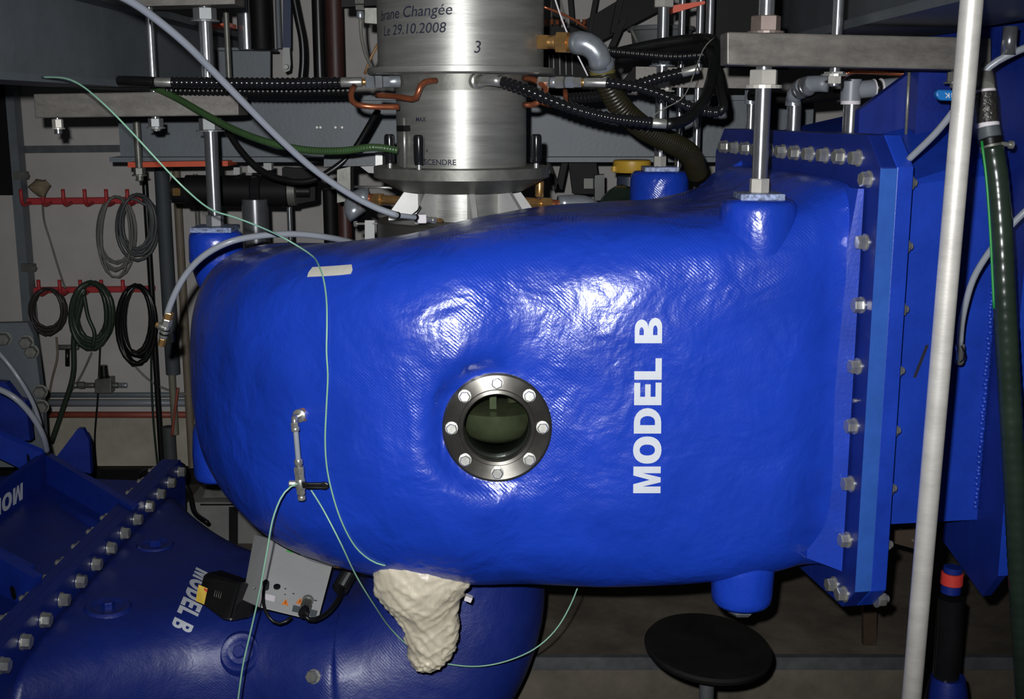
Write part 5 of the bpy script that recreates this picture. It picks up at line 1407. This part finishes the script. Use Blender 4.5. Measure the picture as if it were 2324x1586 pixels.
column('wall_post', 'tall black post at the top edge left of the steel head', 727, -60, 190, 3.9, .020, M_BLACK)
column('wall_post', 'dark brown post at the top edge beside the tall black one', 763, -60, 190, 3.9, .028, M_BROWN)
column('wall_post', 'blue grey conduit at the top edge right of the polished column', 634, -60, 110, 4.2, .010, M_BEAM)
column('wall_post', 'black post at the top edge right of the polished column', 594, -60, 112, 3.56, .030, M_BLACKM)
hk = thing('strap_hanger', 'white metal strap plate hanging on a dark blue band at the top edge', 'hanger', tuple(P(651, 165, 3.8)))
G().slab(PP([(642, -30, 3.82), (660, -30, 3.82), (660, 110, 3.82), (642, 110, 3.82)]), (0, .006, 0)).build('band', mat('dark_blue_band', (.02, .03, .08), .6), hk)
G().slab(PP([(642, 108, 3.80), (657, 108, 3.80), (659, 145, 3.80), (657, 160, 3.80), (647, 164, 3.80), (641, 155, 3.80)]), (0, .014, 0)).build('plate', M_GREYBOX, hk)
lathe('bolt', P(650, 152, 3.80), (0, -1, 0), [(.009, 0), (.007, .008)], M_STEEL, hk, seg=12)
tube('rubber_hose', PP([(664, -20, 3.7), (676, 40, 3.7), (686, 90, 3.7), (688, 140, 3.7), (684, 185, 3.7)]), .0115, M_BLACK, label='black hose curving down at the top edge left of the posts', cat='hose', group='smooth black hoses')
vb = thing('valve_block', 'dark valve block with bright knobs beside the top of the steel drum', 'valve', tuple(P(835, 55, 2.95)))
G().slab(PP([(775, -20, 2.95), (856, -20, 2.95), (856, 12, 2.95), (775, 16, 2.95)]), (0, .05, 0)).build('body', M_BLACKM, vb)
G().slab(PP([(828, 18, 2.93), (856, 18, 2.93), (856, 54, 2.93), (828, 52, 2.93)]), (0, .05, 0)).build('solenoid', M_STEEL_D, vb)
pipe_seq(vb, P(816, -5, 2.92), P(818, 42, 2.92), [('union', 0, .3, .012, 6, M_ZINC), ('union', .35, .6, .011, 6, M_ZINC), ('union', .65, 1, .009, 12, M_GALV)])
tube('grey_hose', PP([(818, 40, 2.92), (820, 80, 2.93), (830, 125, 2.95), (846, 155, 2.97)]), .0042, M_GREYCABLE, vb)
tube('loose_cable', PP([(858, 100, 2.98), (842, 130, 2.98), (828, 168, 2.99)]), .0035, mat('orange_cable', (.25, .14, .06), .5), label='thin orange cable slanting beside the steel drum', cat='cable')
# dark frame and cable bundle at upper right of the head
df_ = thing('bracing_truss', 'black steel truss with diagonal brace in the gap right of the steel drum', 'truss', tuple(P(1350, 200, 3.9)))
G().slab(PP([(1290, 132, 3.9), (1500, 22, 3.9), (1500, -30, 3.9), (1420, -10, 3.9), (1300, 62, 3.9)]), (0, .05, 0)).build('brace', M_BLACKM, df_)
for a, b, w_ in (((1252, -20), (1262, 240), 14), ((1288, -20), (1300, 130), 10), ((1350, -20), (1325, 120), 10), ((1405, -20), (1385, 75), 14), ((1240, 60), (1246, 240), 14), ((1318, 110), (1330, 240), 40), ((1408, 45), (1380, 110), 14)):
    G().slab(PP([(a[0], a[1], 3.85), (a[0] + w_, a[1], 3.85), (b[0] + w_, b[1], 3.85), (b[0], b[1], 3.85)]), (0, .03, 0)).build('strut', M_BLACKM, df_)
G().slab(PP([(1230, 60, 3.8), (1335, 64, 3.8), (1335, 215, 3.8), (1230, 215, 3.8)]), (0, .04, 0)).build('backing_box', M_BLACKM, df_)
for px in (1246, 1256, 1270, 1284, 1298):
    tube('bundled_wire', PP([(px, 125, 3.78), (px + 1, 170, 3.78)]), .002, M_GREYBOX, df_, spline=False, n=6)
for px in (1240, 1252, 1265, 1278, 1312, 1326):
    lathe('terminal', P(px, 56, 3.78), Z3, [(.006, 0), (.006, .016)], M_COPPER, df_, seg=8)
G().slab(PP([(1405, 196, 3.7), (1445, 145, 3.7), (1445, 200, 3.7)]), (0, .03, 0)).build('gusset', M_BLACKM, df_)
G().slab(PP([(1425, 108, 4.05), (1585, 110, 4.05), (1585, 118, 4.05), (1425, 116, 4.05)]), (0, .33, 0)).build('wall_shelf', M_BLACKM, None, label='black wall shelf under the grey bucket', cat='shelf')
bk = thing('grey_bucket', 'dull grey bucket with rim on the far wall behind the rods', 'bucket', tuple(P(1500, 108, 4.15)))
lathe('pail', P(1500, 108, 4.15), Z3, [(.095, 0), (.105, .06), (.107, .068)], mat('dull_grey_plastic', (.14, .15, .15), .6), bk, seg=32)
lathe('rim', P(1500, 66, 4.15), Z3, [(.107, -.008), (.114, -.006), (.114, .006), (.107, .008)], MATS['dull_grey_plastic'], bk, seg=32)
tube('rim_clip', PP([(1432, 66, 4.05), (1440, 82, 4.05), (1448, 100, 4.05)]), .006, M_GREYCABLE, bk)
sb = thing('support_stand', 'black braced stand below the cross beam right of the steel head', 'stand', tuple(P(1300, 440, 3.75)))
for a, b, w_ in (((1232, 362), (1258, 430), 14), ((1276, 362), (1262, 430), 14), ((1290, 362), (1300, 440), 62)):
    G().slab(PP([(a[0], a[1], 3.7), (a[0] + w_, a[1], 3.7), (b[0] + w_, b[1], 3.7), (b[0], b[1], 3.7)]), (0, .05, 0)).build('leg', M_BLACKM, sb)
G().slab(PP([(1325, 405, 3.66), (1346, 405, 3.66), (1346, 428, 3.66), (1325, 428, 3.66)]), (0, .03, 0)).build('connector', M_GREYCABLE, sb)
G().slab(PP([(1350, 398, 3.6), (1372, 396, 3.6), (1372, 455, 3.6), (1350, 455, 3.6)]), (0, .04, 0)).build('box', M_BLACK, sb)
tube('slim_tube', PP([(1240, 364, 3.66), (1257, 430, 3.66)]), .004, M_STEEL, sb, spline=False)
# foot rubble by the wall bottom left of the casing: cable drum and grey cabinet
cd = thing('cable_drum', 'black rubber bundle on the far end of the sloping flange', 'bundle', tuple(P(370, 1090, 3.52)))
tube('ring', [P(372, 1082, 3.52) + Vector((math.cos(t) * .055, math.sin(t) * .05, .02 * math.sin(2 * t))) for t in [i * math.pi / 8 for i in range(33)]], .018, M_BLACK, cd)
tube('tail_cable', PP([(412, 1086, 3.5), (430, 1120, 3.48), (440, 1160, 3.4), (470, 1185, 3.3)]), .007, M_BLACK, cd)
gc = thing('low_cabinet', 'grey low cabinet with lid gap behind the draft tube', 'cabinet', tuple(P(520, 1220, 3.75)))
G().slab(PP([(425, 1140, 3.72), (760, 1140, 3.72), (760, 1320, 3.72), (425, 1320, 3.72)]), (0, .25, 0)).build('body', mat('grey_cabinet_paint', (.17, .17, .16), .6), gc)
G().slab(PP([(455, 1143, 3.71), (760, 1143, 3.71), (760, 1146, 3.71), (455, 1146, 3.71)]), (0, -.004, 0)).build('lid_gap', M_BLACKM, gc)
G().slab(PP([(520, 1150, 3.715), (540, 1150, 3.715), (540, 1300, 3.715), (520, 1300, 3.715)]), (0, -.004, 0)).build('door_gap', M_BLACKM, gc)
G().slab(PP([(470, 1100, 3.75), (530, 1098, 3.75), (540, 1128, 3.75), (460, 1130, 3.75)]), (0, .1, 0)).build('top_box', M_STEEL_D, gc)
